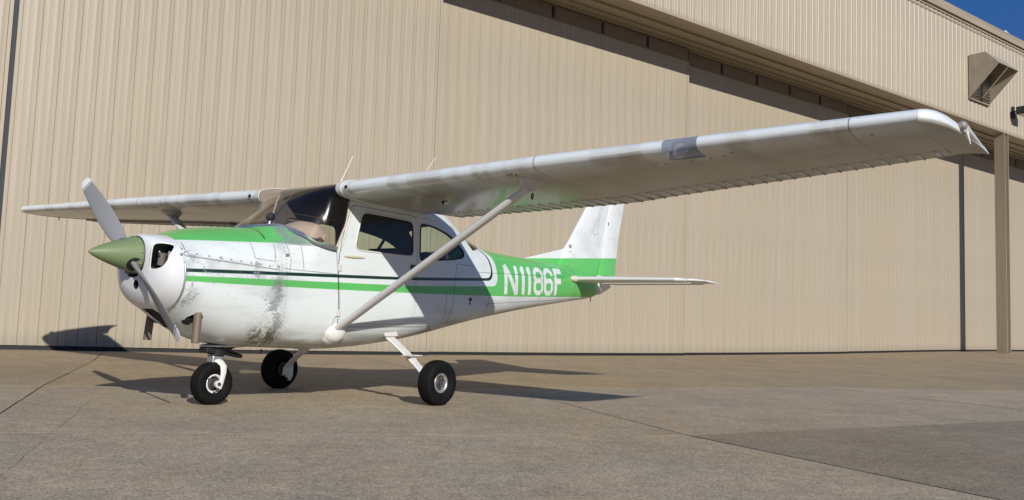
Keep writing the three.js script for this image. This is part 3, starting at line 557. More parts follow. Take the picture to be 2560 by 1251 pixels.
  const inlet = [[0.15, 1.352], [0.24, 1.362], [0.31, 1.345], [0.345, 1.3], [0.35, 1.22], [0.32, 1.175], [0.25, 1.155], [0.17, 1.168], [0.19, 1.26]];
  const inletHull = [[0.215, 1.362], [0.265, 1.368], [0.305, 1.352], [0.33, 1.31], [0.338, 1.23], [0.315, 1.18], [0.265, 1.158], [0.205, 1.165]];
  for (const sg of [1, -1]) bowl = cut(bowl, roundPoly(inletHull.map(([z, y]) => [z * sg, y]), 0.02, 2), zy)[1];
  const holeC = [0.045, 1.045]; const hole = range(0, Math.PI * 2, 20).slice(0, -1).map((a) => [holeC[0] + 0.034 * Math.cos(a), holeC[1] + 0.036 * Math.sin(a)]);
  bowl = cut(bowl, hole, zy, (q) => q[0].p.x < -0.8)[1];
  const scoop = [[-0.085, 0.71], [0.075, 0.71], [0.075, 0.862], [-0.085, 0.862]];
  bowl = cut(bowl, scoop, zy, (q) => q[0].p.y < 0.95)[1]; cowl = cut(cowl, scoop, zy, (q) => q[0].p.y < 0.95 && q[0].p.x < -0.4)[1];
  for (const sg of [1, -1]) { const c = range(0, Math.PI * 2, 24).slice(0, -1).map((a) => [-0.585 + 0.046 * Math.cos(a), 0.795 + 0.036 * Math.sin(a)]); cowl = cut(cowl, c, undefined, (q) => q[0].p.z * sg > 0.02 && q[0].p.y < 1)[1]; }
  const bw = part('nose_bowl', soup(bowl), std(rgb(0.69, 0.705, 0.72), 0.3, { clearcoat: 0.6, clearcoatRoughness: 0.1 }), plane, 'smooth white nose bowl around the spinner');
  const cw = part('engine_cowling', soup([...cowl, ...front]), paint, plane, 'worn white cowling with green top and patches of bare metal');
  // rolled lip of the inlets, dark box behind with a finned cylinder
  for (const sg of [1, -1]) {
    const lip = roundPoly(inletHull, 0.02, 2);
    const zx = (z, y) => { let x = -0.945; for (let k = 0; k < 60; k++) { const S = bowlSec(x), up = y > S.yw, t = up ? (y - S.yw) / (S.yt - S.yw) : (S.yw - y) / (S.yw - S.yb); const n = up ? S.nt : S.nb; const hw = t < 1 ? S.w * Math.pow(1 - Math.pow(Math.abs(t), n), 1 / n) : 0; if (hw >= z) break; x += 0.003; } return x; };
    part('inlet_lip', tube(lip.map(([z, y]) => V(zx(z, y) + 0.006, y, sg * z)), 0.006, 80, 6, true), whitePaint, bw);
    part('inlet_baffle', moved(new THREE.CircleGeometry(0.145, 24), -0.735, 1.25, sg * 0.225, 0, -Math.PI / 2), M.black, bw);
    const fins = []; for (let i = 0; i < 9; i++) fins.push(moved(new THREE.BoxGeometry(0.08, 0.006, 0.12), -0.77, 1.16 + i * 0.016, sg * 0.27));
    part('cylinder_fins', merge(fins), alu, bw);
    part('baffle_plate', bbox(-0.82, -0.8, 1.15, 1.29, Math.min(sg * 0.26, sg * 0.345), Math.max(sg * 0.26, sg * 0.345)), std(rgb(0.5, 0.48, 0.44), 0.6), bw);
    part('intake_tube', rod(V(-0.84, 1.2, sg * 0.2), V(-0.84, 1.29, sg * 0.22), 0.028), std(rgb(0.16, 0.14, 0.12), 0.7), bw);
  }
  part('air_duct', moved(new THREE.CylinderGeometry(0.034, 0.034, 0.1, 20, 1, true), -0.88, holeC[1], holeC[0], 0, 0, Math.PI / 2), M.black, bw);
  part('duct_end', moved(new THREE.CircleGeometry(0.034, 20), -0.835, holeC[1], holeC[0], 0, -Math.PI / 2), M.black, bw);
  part('air_filter', moved(new THREE.BoxGeometry(0.22, 0.012, 0.158), -0.68, 0.79, -0.005, 0, 0, -0.72), std(rgb(0.02, 0.018, 0.016), 0.95), cw, 'black intake filter in the chin of the cowling');
  { const f = []; for (let i = 0; i < 9; i++) f.push(moved(new THREE.BoxGeometry(0.22, 0.014, 0.003), -0.683, 0.792, -0.075 + i * 0.0175, 0, 0, -0.72)); part('filter_mesh', merge(f), M.darkGrey, cw); }
  part('seam_strip', tube(range(1.35, 2.75, 24).map((a) => { const [z, y] = secPoint(sec(-0.755), a); return V(-0.755, y, z + 0.001); }), 0.008, 40, 6), alu, cw, 'riveted metal strip behind the nose bowl');
  for (const sg of [1, -1]) {
    const ex = grp('exhaust_pipe', plane);
    const inner = new THREE.CylinderGeometry(0.031, 0.031, 0.3, 24, 1, true), a = V(-0.575, 0.84, sg * 0.325), b = V(-0.595, 0.605, sg * 0.335);
    part('pipe', merge(rod(a, b, 0.032, 0.032, 24)), rust, ex);
    part('pipe_end', rod(b.clone().add(V(0, 0.004, 0)), b.clone().add(V(-0.0003, -0.002, 0)), 0.027, 0.027, 20), M.black, ex);
    part('hole_liner', moved(new THREE.CylinderGeometry(0.05, 0.05, 0.08, 20, 1, true), -0.585, 0.8, sg * 0.24, Math.PI / 2), M.black, ex);
    part('hole_back', moved(new THREE.SphereGeometry(0.06, 12, 8), -0.585, 0.8, sg * 0.2), M.black, ex);
  }
  for (let i = 0; i < 10; i++) { const t = i / 9, x = lerp(-0.72, 0.04, t), y = lerp(1.288, 1.222, t); part('cowl_screw', moved(new THREE.SphereGeometry(0.0055, 8, 6).scale(1, 1, 0.5), x, y, halfw(x, y) + 0.001), alu, cw); }
  for (const [x, y] of [[-0.9, 1.295], [-0.86, 1.293], [-0.785, 1.29]]) part('bowl_screw', moved(new THREE.SphereGeometry(0.009, 8, 6), x, y, x < -0.88 ? 0.275 : x < -0.8 ? 0.34 : 0.385), alu, bw);
  part('hatch_latch', rbox(0.12, 0.16, 1.325, 1.35, 0.478, 0.49, 0.004), alu, cw);

  // ---- spinner and propeller
  const HX = -0.99, HYc = 1.276;
  const sp = []; for (let i = 0; i <= 24; i++) { const t = i / 24; sp.push([0.148 * Math.pow(t, 0.74) * (1 - 0.02 * t), -0.365 * (1 - t)]); } sp.push([0.143, 0.012], [0.1, 0.014], [0, 0.014]);
  const spin = part('spinner', latheX(sp, 64).rotateX(0).translate(-0.945, HYc, 0), std(rgb(0.165, 0.225, 0.105), 0.5), plane, 'pointed olive green spinner');
  for (let i = 0; i < 10; i++) { const a = i / 10 * Math.PI * 2 + 0.2; part('screw', moved(new THREE.SphereGeometry(0.006, 8, 6), -0.965, HYc + 0.146 * Math.cos(a), 0.146 * Math.sin(a)), alu, spin); }
  part('spinner_backplate', moved(new THREE.TorusGeometry(0.146, 0.004, 8, 64), -0.938, HYc, 0, 0, Math.PI / 2), M.darkGrey, spin);
  const prop = grp('propeller', plane), PHI = 0.865, RAD = 0.962;
  const bladeMat = std(rgb(0.235, 0.24, 0.235), 0.5), tipMat = std(rgb(0.72, 0.73, 0.72), 0.45);
  function blade(sign, r0, r1, mat, nm, par, grow = 0) {
    const er = V(0, Math.cos(PHI) * sign, -Math.sin(PHI) * sign), et = V(-1, 0, 0).cross(er), fw = V(-1, 0, 0);
    const chord = pchip([0.08, 0.16, 0.3, 0.5, 0.7, 0.85, 0.93, 0.962], [0.075, 0.1, 0.135, 0.15, 0.138, 0.115, 0.1, 0.06]), beta = pchip([0.08, 0.2, 0.45, 0.7, 0.962], [1.0, 0.82, 0.52, 0.37, 0.28]), th = pchip([0.08, 0.2, 0.5, 0.962], [0.6, 0.32, 0.12, 0.07]);
    const n = 26, ring = 20, pos = [], idx = [];
    for (let i = 0; i <= n; i++) {
      const r = lerp(r0, r1, i / n), c = chord(r) + grow, b = beta(r), cv = et.clone().multiplyScalar(Math.cos(b)).addScaledVector(fw, Math.sin(b)), nv = et.clone().multiplyScalar(-Math.sin(b)).addScaledVector(fw, Math.cos(b));
      for (let j = 0; j < ring; j++) { const a = j / ring * Math.PI * 2, u = 0.5 * Math.cos(a), t = th(r) * 0.5 * Math.sin(a) * (1 + 0.3 * Math.cos(a)); const p = V(HX, HYc, 0).addScaledVector(er, r).addScaledVector(cv, c * u).addScaledVector(nv, c * t + (Math.sin(a) > 0 ? grow : -grow)); pos.push(p.x, p.y, p.z); }
    }
    for (let i = 0; i < n; i++) for (let j = 0; j < ring; j++) { const a = i * ring + j, b = i * ring + (j + 1) % ring; idx.push(a, b, a + ring, b, b + ring, a + ring); }
    const e = n * ring; for (let j = 1; j < ring - 1; j++) idx.push(e, e + j, e + j + 1);
    const g = new THREE.BufferGeometry(); g.setAttribute('position', new THREE.Float32BufferAttribute(pos, 3)); g.setIndex(idx); g.computeVertexNormals();
    return part(nm, clean(g), mat, par);
  }
  for (const s of [1, -1]) {
    blade(s, 0.06, 0.892, bladeMat, 'blade', prop); blade(s, 0.893, RAD, tipMat, 'blade_tip', prop); blade(s, 0.872, 0.879, tipMat, 'blade_stripe', prop, 0.0012);
    const er = V(0, Math.cos(PHI) * s, -Math.sin(PHI) * s);
    const c = new THREE.CylinderGeometry(1, 1, 1, 24); c.scale(0.062, 0.03, 0.06); const o = moved(c); o.applyQuaternion(new THREE.Quaternion().setFromUnitVectors(V(0, 1, 0), er)); o.translate(HX + 0.002, HYc + er.y * 0.113, er.z * 0.113);
    part('blade_cutout', o, M.black, prop);
  }

  // ---- lifting surfaces
  // chord fractions a..b of a section between leading edge l and trailing edge e, thickness t, camber m, along stations
  function foil(st, a, b, uvf, camber = 0.02, n = 18) {
    const ring = [], xs = range(0, 1, n).map((t) => a + (b - a) * (a === 0 ? 1 - Math.cos(Math.PI * t / 2) : t));
    const yt = (x, t) => (1 + 0.42 * Math.exp(-x / 0.035)) * 5 * t * (0.2969 * Math.sqrt(x) - 0.126 * x - 0.3516 * x * x + 0.2843 * x ** 3 - 0.1036 * x ** 4), yc = (x) => camber * (x < 0.4 ? (0.8 * x - x * x) / 0.16 : (0.2 + 0.8 * x - x * x) / 0.36);
    for (const x of xs) ring.push([x, 1]); for (const x of [...xs].reverse()) if (!(x === 0)) ring.push([x, -1]);
    const pos = [], uv = [], idx = [], m = ring.length;
    for (const S of st) { const u = (S.up || V(0, 1, 0)); for (const [x, s] of ring) { const p = S.l.clone().lerp(S.e, x).addScaledVector(u, S.l.distanceTo(S.e) * (yc(x) * (S.cam ?? 1) + s * yt(x, S.t) * (S.ts ?? 1))); pos.push(p.x, p.y, p.z); uv.push(...uvf(p, s)); } }
    const up = st[1].l.clone().sub(st[0].l), flip = (up.clone().cross(st[0].e.clone().sub(st[0].l))).dot(st[0].up || V(0, 1, 0)) < 0;
    const q = (a2, b2, c2) => (flip ? idx.push(a2, c2, b2) : idx.push(a2, b2, c2));
    for (let i = 0; i < st.length - 1; i++) for (let j = 0; j < m; j++) { const A = i * m + j, B = i * m + (j + 1) % m; q(A, A + m, B); q(B, A + m, B + m); }
    for (const i of [0, st.length - 1]) for (let j = 1; j < m - 1; j++) (i ? q(i * m, i * m + j + 1, i * m + j) : q(i * m, i * m + j, i * m + j + 1));
    const g = new THREE.BufferGeometry(); g.setAttribute('position', new THREE.Float32BufferAttribute(pos, 3)); g.setAttribute('uv', new THREE.Float32BufferAttribute(uv, 2)); g.setIndex(idx);
    return toCreasedNormals(g, 0.8);
  }
  const dentBump = canvasTex(1024, 512, (ctx, w, h) => perPixel(ctx, w, h, (p, k, i, j) => {   // slight ripples of the thin skin between its ribs, rivet heads
    const z = i / w * 6, x = (j % (h / 2)) / (h / 2) * 2; let v = 110 + 60 * (fbm(z * 2.4, x * 2.4, 2, 3) - 0.5) + 30 * (fbm(z * 7, x * 5, 2, 8) - 0.5);
    p[k] = p[k + 1] = p[k + 2] = v; p[k + 3] = 255;
  }), false);
  const wingTex = canvasTex(2048, 1024, (ctx, w, h) => {             // u: span 0..6 m, v: x 0.4..2.4 m; lower half of the picture is the upper skin
    ctx.fillStyle = 'rgb(228,232,232)'; ctx.fillRect(0, h / 2, w, h / 2); ctx.fillStyle = 'rgb(156,148,134)'; ctx.fillRect(0, 0, w, h / 2); { const g = ctx.createLinearGradient(0, h / 2 * 0.9, 0, h / 2 * 0.72); g.addColorStop(0, 'rgb(228,232,232)'); g.addColorStop(1, 'rgba(156,148,134,1)'); ctx.fillStyle = g; ctx.fillRect(0, h / 2 * 0.72, w, h / 2 * 0.28); }  // underside shade painted in: lower skin brown, blending to white at the leading edge
    const X = (z) => z / 6 * w, Y = (x) => (2.4 - x) / 2 * h / 2;
    for (const o of [0, h / 2]) {
      ctx.fillStyle = 'rgba(50,46,40,0.36)';
      for (let z = 0.75; z < 5.3; z += 0.42) for (let x = 0.7; x < 2.2; x += 0.06) { ctx.beginPath(); ctx.ellipse(X(z), o + Y(x), 1.7, 1.2, 0, 0, 7); ctx.fill(); }
      for (const x of [0.78, 1.05, 1.7]) for (let z = 0.6; z < 5.25; z += 0.07) { ctx.beginPath(); ctx.ellipse(X(z), o + Y(x), 1.7, 1.2, 0, 0, 7); ctx.fill(); }
      ctx.strokeStyle = 'rgba(56,48,40,0.45)'; ctx.lineWidth = 3; for (const z of [2.66, 4.9]) { ctx.beginPath(); ctx.moveTo(X(z), o + Y(0.4)); ctx.lineTo(X(z), o + Y(2.3)); ctx.stroke(); }
      ctx.lineWidth = 2; for (const [z, x] of [[2.95, 1.5], [4.1, 1.55], [1.6, 1.2], [3.4, 1.3]]) { ctx.beginPath(); ctx.ellipse(X(z), o + Y(x), 0.075 / 6 * w, 0.075 / 2 * h / 2, 0, 0, 7); ctx.stroke(); }
      ctx.fillStyle = 'rgba(24,20,18,0.9)'; for (const [z, x] of [[2.42, 0.66], [2.4, 0.69], [2.45, 0.68], [2.44, 0.71], [2.38, 0.67], [5.0, 0.82], [3.56, 0.82], [3.62, 0.86], [3.8, 0.88], [3.95, 0.86], [4.05, 0.86], [4.12, 0.8]]) { ctx.beginPath(); ctx.ellipse(X(z), o + Y(x), 4, 3, 0, 0, 7); ctx.fill(); }
    }
    perPixel(ctx, w, h, (p, k, i, j) => {
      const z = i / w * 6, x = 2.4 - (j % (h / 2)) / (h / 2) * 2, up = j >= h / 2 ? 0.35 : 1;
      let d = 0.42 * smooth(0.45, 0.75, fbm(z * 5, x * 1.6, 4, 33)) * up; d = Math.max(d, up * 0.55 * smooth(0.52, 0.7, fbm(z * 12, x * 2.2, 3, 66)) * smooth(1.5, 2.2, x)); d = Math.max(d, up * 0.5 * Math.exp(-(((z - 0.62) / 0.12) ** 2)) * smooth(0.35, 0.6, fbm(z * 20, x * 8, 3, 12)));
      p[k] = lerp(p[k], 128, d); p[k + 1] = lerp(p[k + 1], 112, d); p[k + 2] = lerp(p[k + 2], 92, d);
    });
  });
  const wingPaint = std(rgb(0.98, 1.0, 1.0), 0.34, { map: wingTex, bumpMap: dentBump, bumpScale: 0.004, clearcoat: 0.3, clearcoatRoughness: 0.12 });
  const teDrop = pchip([0.5, 2.54, 3.2, 3.9, 5.2, 5.5], [0.1, 0.112, 0.09, 0.075, 0.04, 0.03]);
  const leX = (z) => (z < 2.66 ? 0.602 : lerp(0.602, 0.69, (z - 2.66) / 2.62)), teX = (z) => (z < 2.66 ? 2.226 : lerp(2.226, 1.87, (z - 2.66) / 2.62)), leY = (z) => 1.962 + 0.0257 * (z - 0.58);
  for (const sg of [1, -1]) {
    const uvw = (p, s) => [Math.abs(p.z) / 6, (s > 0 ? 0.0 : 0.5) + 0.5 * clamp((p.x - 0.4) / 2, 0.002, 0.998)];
    const S = (z, extra = 0) => ({ l: V(leX(z), leY(z), sg * z), e: V(teX(z), leY(z) - teDrop(z) - extra, sg * z), t: 0.121 });
    const seg = (z0, z1, a, b, n = 4) => foil(range(z0, z1, n).map((z) => S(z)), a, b, uvw, 0.02, 30);
    const ext = sg < 0 ? 0.27 : 0;
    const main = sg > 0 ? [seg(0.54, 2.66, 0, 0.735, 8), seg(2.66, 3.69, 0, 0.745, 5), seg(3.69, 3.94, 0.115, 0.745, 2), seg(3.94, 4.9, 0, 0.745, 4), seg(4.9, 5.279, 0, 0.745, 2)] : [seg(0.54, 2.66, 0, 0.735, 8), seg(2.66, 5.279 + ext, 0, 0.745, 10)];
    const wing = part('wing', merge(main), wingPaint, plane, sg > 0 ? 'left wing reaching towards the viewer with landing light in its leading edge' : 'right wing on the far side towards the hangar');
    // flap and aileron with their chordwise stiffening beads
    const mov = (nm, z0, z1, a, droop) => {
      const st = range(z0, z1, 6).map((z) => S(z, droop * smooth(a, 1, 1))), geo = [foil(st, a, 1, uvw)];
      for (let z = z0 + 0.06; z < z1 - 0.03; z += 0.118) {
        const s0 = S(z, droop), c = s0.l.distanceTo(s0.e), low = (x) => s0.l.clone().lerp(s0.e, x).add(V(0, c * (0.02 * (0.2 + 0.8 * x - x * x) / 0.36 - 5 * 0.121 * (0.2969 * Math.sqrt(x) - 0.126 * x - 0.3516 * x * x + 0.2843 * x ** 3 - 0.1036 * x ** 4)), 0));
        const A = low(a + 0.025), B = low(0.995), bead = rod(A, B, 0.011, 0.008, 8); geo.push(bead);
      }
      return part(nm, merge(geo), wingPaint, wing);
    };
    mov('flap', 0.62, 2.655, 0.742, 0); mov('aileron', 2.665, 5.272 + ext, 0.752, sg > 0 ? 0 : 0.03);
    // rounded tip fairing running out to a point at the back
    const tipZ = [5.28, 5.31, 5.34, 5.37, 5.395, 5.415, 5.43, 5.45].map((z) => z + ext), tipL = sg > 0 ? [0.69, 0.705, 0.74, 0.82, 0.95, 1.12, 1.35, 1.75] : [0.695, 0.7, 0.71, 0.73, 0.77, 0.85, 1.0, 1.4], tipE = [1.86, 1.875, 1.9, 1.935, 1.98, 2.02, 2.07, 2.13], tipT = [0.121, 0.118, 0.108, 0.094, 0.078, 0.066, 0.06, 0.06];
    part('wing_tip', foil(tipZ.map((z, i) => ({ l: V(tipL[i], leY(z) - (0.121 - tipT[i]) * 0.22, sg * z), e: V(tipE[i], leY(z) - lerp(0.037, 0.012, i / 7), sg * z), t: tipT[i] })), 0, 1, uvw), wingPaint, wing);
    const nl = part('navigation_light', moved(new THREE.SphereGeometry(0.03, 18, 12).scale(1.4, 0.95, 0.95), 1.2 - ext, leY(5.42) + 0.018, sg * (5.432 + ext)), std(sg > 0 ? rgb(0.33, 0.27, 0.28) : rgb(0.25, 0.36, 0.31), 0.15, { clearcoat: 1 }), wing);
    part('light_base', rod(V(1.23, leY(5.42) + 0.012, sg * (5.435 + ext)), V(2.0, leY(5.43) - 0.006, sg * (5.444 + ext)), 0.026, 0.006), whitePaint, wing);
    part('static_spike', rod(V(1.25, leY(5.42) + 0.0, sg * (5.44 + ext)), V(1.28, leY(5.42) - 0.085, sg * (5.46 + ext)), 0.016, 0.004, 8), whitePaint, wing);
    // root: vent hole, cap
    for (const z of [0.67]) part('air_vent', moved(new THREE.CylinderGeometry(0.014, 0.014, 0.03, 12), 0.606, leY(z) - 0.002, sg * z, 0, 0, Math.PI / 2 - 0.2), M.black, wing);
    part('root_cuff', foil([0.5405, 0.6].map((z) => { const q = S(z); q.l.x -= 0.008; q.t = 0.13; return q; }), 0, 0.5, uvw), oldWhite, wing);
    part('root_rib', foil([0.528, 0.536].map((z) => { const q = S(z); q.t = 0.122; return q; }), 0, 0.5, uvw), std(rgb(0.3, 0.24, 0.19), 0.7), wing);
    if (sg > 0) {
      const cover = [3.692, 3.77, 3.85, 3.938].map((z) => S(z));
      part('landing_light_cover', foil(cover, 0, 0.115, () => [0, 0]), std(rgb(0.68, 0.71, 0.76), 0.25, { transmission: 0.75, thickness: 0, ior: 1.45 }), wing, 'clear plastic landing light cover in the leading edge');
      const z = 3.775, x = leX(z), y = leY(z);
      part('landing_lamp', merge(latheX([[0, 0.05], [0.03, 0.045], [0.048, 0.02], [0.052, 0]], 28).translate(x + 0.1, y - 0.02, z)), chrome, wing);
      part('lamp_lens', moved(new THREE.SphereGeometry(0.052, 24, 10, 0, 7, 0, Math.PI / 2).scale(1, 0.25, 1), x + 0.1, y - 0.02, z, 0, 0, Math.PI / 2), std(rgb(0.55, 0.56, 0.58), 0.15, { clearcoat: 1 }), wing);
      part('lamp_bay', bbox(x + 0.155, x + 0.16, y - 0.07, y + 0.06, 3.695, 3.935), std(rgb(0.3, 0.33, 0.38), 0.4, { metalness: 0.5 }), wing);
      part('lamp_divider', bbox(x + 0.03, x + 0.15, y - 0.045, y + 0.04, 3.855, 3.862), alu, wing);
      part('fuel_vent', merge(rod(V(1.15, 1.94, 1.36), V(1.15, 1.86, 1.36), 0.016), tube([V(1.15, 1.87, 1.36), V(1.14, 1.85, 1.36), V(1.1, 1.845, 1.36)], 0.016, 8, 8)), chrome, wing);
    }
    // ---- strut
    const a = V(0.705, 0.695, sg * 0.47), b = V(0.885, 1.862, sg * 2.4), d = b.clone().sub(a), len = d.length();
    const sh = new THREE.Shape(); const pts = range(0, Math.PI * 2, 28).slice(0, -1).map((t) => new THREE.Vector2(0.05 * Math.cos(t) + (Math.cos(t) > 0 ? 0.012 * Math.cos(t) : 0), 0.025 * Math.sin(t) * (1 - 0.25 * Math.cos(t)))); sh.setFromPoints(pts);
    const sgeo = new THREE.ExtrudeGeometry(sh, { depth: len + 0.03, bevelEnabled: false });
    const zx = d.clone().normalize(), ax = V(1, 0, 0).addScaledVector(zx, -zx.x).normalize(), ay = zx.clone().cross(ax);
    sgeo.applyMatrix4(new THREE.Matrix4().makeBasis(ax, ay, zx).setPosition(a));
    const st = part('wing_strut', toCreasedNormals(sgeo, 0.6), std(rgb(0.6, 0.6, 0.585), 0.4, { clearcoat: 0.2 }), plane);
    // cuffs: a bulging fairing on the fuselage, a flared one under the wing
    const prof = [[0.112, -0.03], [0.112, 0.008], [0.1, 0.012], [0.098, 0.03], [0.09, 0.055], [0.075, 0.078], [0.05, 0.096], [0.02, 0.104], [0, 0.105]];
    const c0 = new THREE.LatheGeometry(prof.map(([r, h]) => new THREE.Vector2(r, h)), 32); c0.applyQuaternion(new THREE.Quaternion().setFromUnitVectors(V(0, 1, 0), V(0.0, 0.12, sg * 1).normalize())); c0.scale(1.25, 1, 1); c0.translate(0.71 - 0.7 * 0, 0.69, sg * 0.435);
    part('strut_fairing', c0, whitePaint, st);
    const p1 = [[0, 0.04], [0.064, 0.04], [0.07, 0.05], [0.082, 0.066], [0.1, 0.09], [0.122, 0.115], [0.14, 0.14]];
    const c1 = new THREE.LatheGeometry(p1.map(([r, h]) => new THREE.Vector2(r, h)), 32); c1.scale(1.15, 1, 0.7); c1.applyQuaternion(new THREE.Quaternion().setFromUnitVectors(V(0, 1, 0), V(0.05, 0.75, sg * 0.35).normalize())); c1.translate(0.89, 1.838, sg * 2.38);
    part('strut_fairing', c1, std(rgb(0.5, 0.49, 0.48), 0.4), st);
    part('tie_down_ring', moved(new THREE.TorusGeometry(0.022, 0.005, 8, 20), 0.93, 1.815, sg * 2.43, 0, 0.9), M.black, st);
  }
  // ---- tail
  const finTex = canvasTex(1024, 1024, (ctx, w, h) => {              // x 4..7, y 1.1..2.9
    const X = (x) => (x - 4) / 3 * w, Y = (y) => h - (y - 1.1) / 1.8 * h;
    ctx.fillStyle = 'rgb(229,231,229)'; ctx.fillRect(0, 0, w, h);
    ctx.fillStyle = green; ctx.beginPath(); ctx.moveTo(X(4), Y(1.57)); ctx.lineTo(X(4.24), Y(1.584)); ctx.lineTo(X(6.62), Y(1.735)); ctx.lineTo(X(7), Y(1.75)); ctx.lineTo(X(7), Y(1.415)); ctx.lineTo(X(5.9), Y(1.37)); ctx.lineTo(X(4), Y(1.0)); ctx.fill();
    ctx.strokeStyle = 'rgba(90,92,96,0.9)'; ctx.lineWidth = 2.2; ctx.lineJoin = 'round'; ctx.beginPath();
    [[6.048, 2.42], [6.117, 2.425], [6.051, 2.308], [5.992, 2.19], [5.97, 2.108], [5.965, 2.073], [6.003, 2.072], [6.013, 2.052], [5.96, 2.035], [5.875, 2.005], [5.905, 2.035], [5.814, 2.036], [5.798, 2.056], [5.873, 2.084], [5.871, 2.131], [5.915, 2.183], [6.005, 2.3]].forEach(([x, y], i) => (i ? ctx.lineTo(X(x), Y(y)) : ctx.moveTo(X(x), Y(y)))); ctx.closePath(); ctx.stroke();
    ctx.fillStyle = 'rgb(150,146,132)'; ctx.fillRect(X(5.225), Y(1.835), 20, 28); ctx.fillStyle = 'rgba(110,110,110,0.8)'; for (let i = 0; i < 2; i++) ctx.fillRect(X(5.22), Y(1.745) + i * 5, 22, 2.5);
    perPixel(ctx, w, h, (p, k, i, j) => { const x = 4 + i / w * 3, y = 1.1 + (h - j) / h * 1.8, d = 0.22 * smooth(0.5, 0.8, fbm(x * 3, y * 5, 4, 21)); p[k] = lerp(p[k], 170, d); p[k + 1] = lerp(p[k + 1], 172, d); p[k + 2] = lerp(p[k + 2], 160, d); });
  });
  const finPaint = std(rgb(0.92, 0.93, 0.93), 0.36, { map: finTex, clearcoat: 0.3, clearcoatRoughness: 0.12 });
  const uvf = (p) => [(p.x - 4) / 3, (p.y - 1.1) / 1.8];
  const hingeX = (y) => 6.015 + 0.345 * (y - 1.45), finLE = (y) => 5.155 + 0.873 * (y - 1.773), rudTE = pchip([1.2, 1.45, 1.68, 2.0, 2.7], [6.4, 6.53, 6.56, 6.62, 6.83]);
  const zUp = V(0, 0, 1);
  const fs = (y, t = 0.075) => { const l = V(Math.max(finLE(y), 4.3), y, 0), e = V(rudTE(y), y, 0); return { l, e, t, up: zUp }; };
  const chordFrac = (y) => (hingeX(y) - finLE(y)) / (rudTE(y) - finLE(y));
  const finSt = range(1.42, 2.66, 8).map((y) => { const l = V(finLE(y), y, 0), e = V(hingeX(y), y, 0); return { l, e, t: 0.1, up: zUp }; });
  const fin = part('fin', foil(finSt, 0, 0.985, uvf, 0), finPaint, plane, 'white tail fin, green at its foot');
  part('dorsal_fairing', (() => {
    const n = 14, pos = [], uv = [], idx = [];
    for (let i = 0; i <= n; i++) { const t = i / n, x = lerp(4.22, 5.5, t), top = x < 5.155 ? lerp(1.585, 1.773, (x - 4.24) / 0.915) : finLE(0) * 0 + 1.773 + (x - 5.155) / 0.873, base = sec(x).yt - 0.03, w = lerp(0.006, 0.035, t); for (const [y, z] of [[base, w], [top - 0.01, w * 0.4], [top, 0], [top - 0.01, -w * 0.4], [base, -w]]) { pos.push(x, y, z); uv.push(...uvf({ x, y })); } }
    for (let i = 0; i < n; i++) for (let j = 0; j < 4; j++) { const a = i * 5 + j; idx.push(a, a + 5, a + 1, a + 1, a + 5, a + 6); }
    const g = new THREE.BufferGeometry(); g.setAttribute('position', new THREE.Float32BufferAttribute(pos, 3)); g.setAttribute('uv', new THREE.Float32BufferAttribute(uv, 2)); g.setIndex(idx); return toCreasedNormals(g, 0.5);
  })(), finPaint, fin);
  const rudSt = range(1.46, 2.66, 8).map((y) => ({ l: V(hingeX(y) - 0.045, y, 0), e: V(rudTE(y), y, 0), t: 0.11, up: zUp }));
  const rud = part('rudder', foil(rudSt, 0.085, 1, uvf, 0), finPaint, plane);
  part('rudder_foot', foil([{ l: V(5.985, 1.18, 0), e: V(6.15, 1.2, 0), t: 0.4, up: zUp }, { l: V(5.985, 1.28, 0), e: V(6.34, 1.27, 0), t: 0.22, up: zUp }, { l: V(5.99, 1.36, 0), e: V(6.5, 1.335, 0), t: 0.17, up: zUp }, { l: V(6.0, 1.455, 0), e: V(6.52, 1.43, 0), t: 0.15, up: zUp }], 0, 1, () => [0, 0.9], 0), whitePaint, rud);
  part('tail_light', moved(new THREE.SphereGeometry(0.02, 12, 8), 6.5, 1.335, 0), M.lens, rud);
  part('trim_tick', rbox(6.275, 6.287, 2.19, 2.235, 0.022, 0.03, 0.003), M.darkGrey, rud);
  const tr = part('tie_down_ring', moved(new THREE.TorusGeometry(0.02, 0.005, 8, 20), 5.86, 1.105, 0, 0, 0.5), M.darkGrey, plane);
  part('ring_stem', rod(V(5.86, 1.125, 0), V(5.86, 1.16, 0), 0.007), M.darkGrey, tr);
  const hsTex = (p) => [0.3 + 0.1 * p.x, 0.8];
  for (const sg of [1, -1]) {
    const sx = pchip([0.08, 1.5, 1.62], [5.15, 5.38, 5.45]);
    const st = [0.08, 0.6, 1.1, 1.5].map((z) => ({ l: V(sx(z), 1.368, sg * z), e: V(5.98, 1.364, sg * z), t: 0.11 }));
    const hs = part('tailplane', foil(st, 0, 0.97, () => [0.06, 0.9], 0), whitePaint, plane);
    const el = [0.1, 0.6, 1.1, 1.5].map((z) => ({ l: V(5.95, 1.364, sg * z), e: V(lerp(6.46, 6.36, z / 1.5), 1.345, sg * z), t: 0.14 }));
    const eg = [foil(el, 0.1, 1, () => [0.06, 0.9], 0)];
    for (let z = 0.18; z < 1.48; z += 0.11) eg.push(rod(V(6.02, 1.334, sg * z), V(6.36, 1.338, sg * z), 0.006, 0.005, 6));
    const ev = part('elevator', merge(eg), std(rgb(0.6, 0.6, 0.58), 0.4), plane);
    part('tailplane_tip', foil([{ l: V(5.38, 1.368, sg * 1.502), e: V(5.98, 1.366, sg * 1.502), t: 0.11 }, { l: V(5.42, 1.37, sg * 1.54), e: V(5.98, 1.366, sg * 1.54), t: 0.1 }, { l: V(5.52, 1.372, sg * 1.565), e: V(5.98, 1.366, sg * 1.565), t: 0.05 }], 0, 1, () => [0, 0], 0), whitePaint, hs);
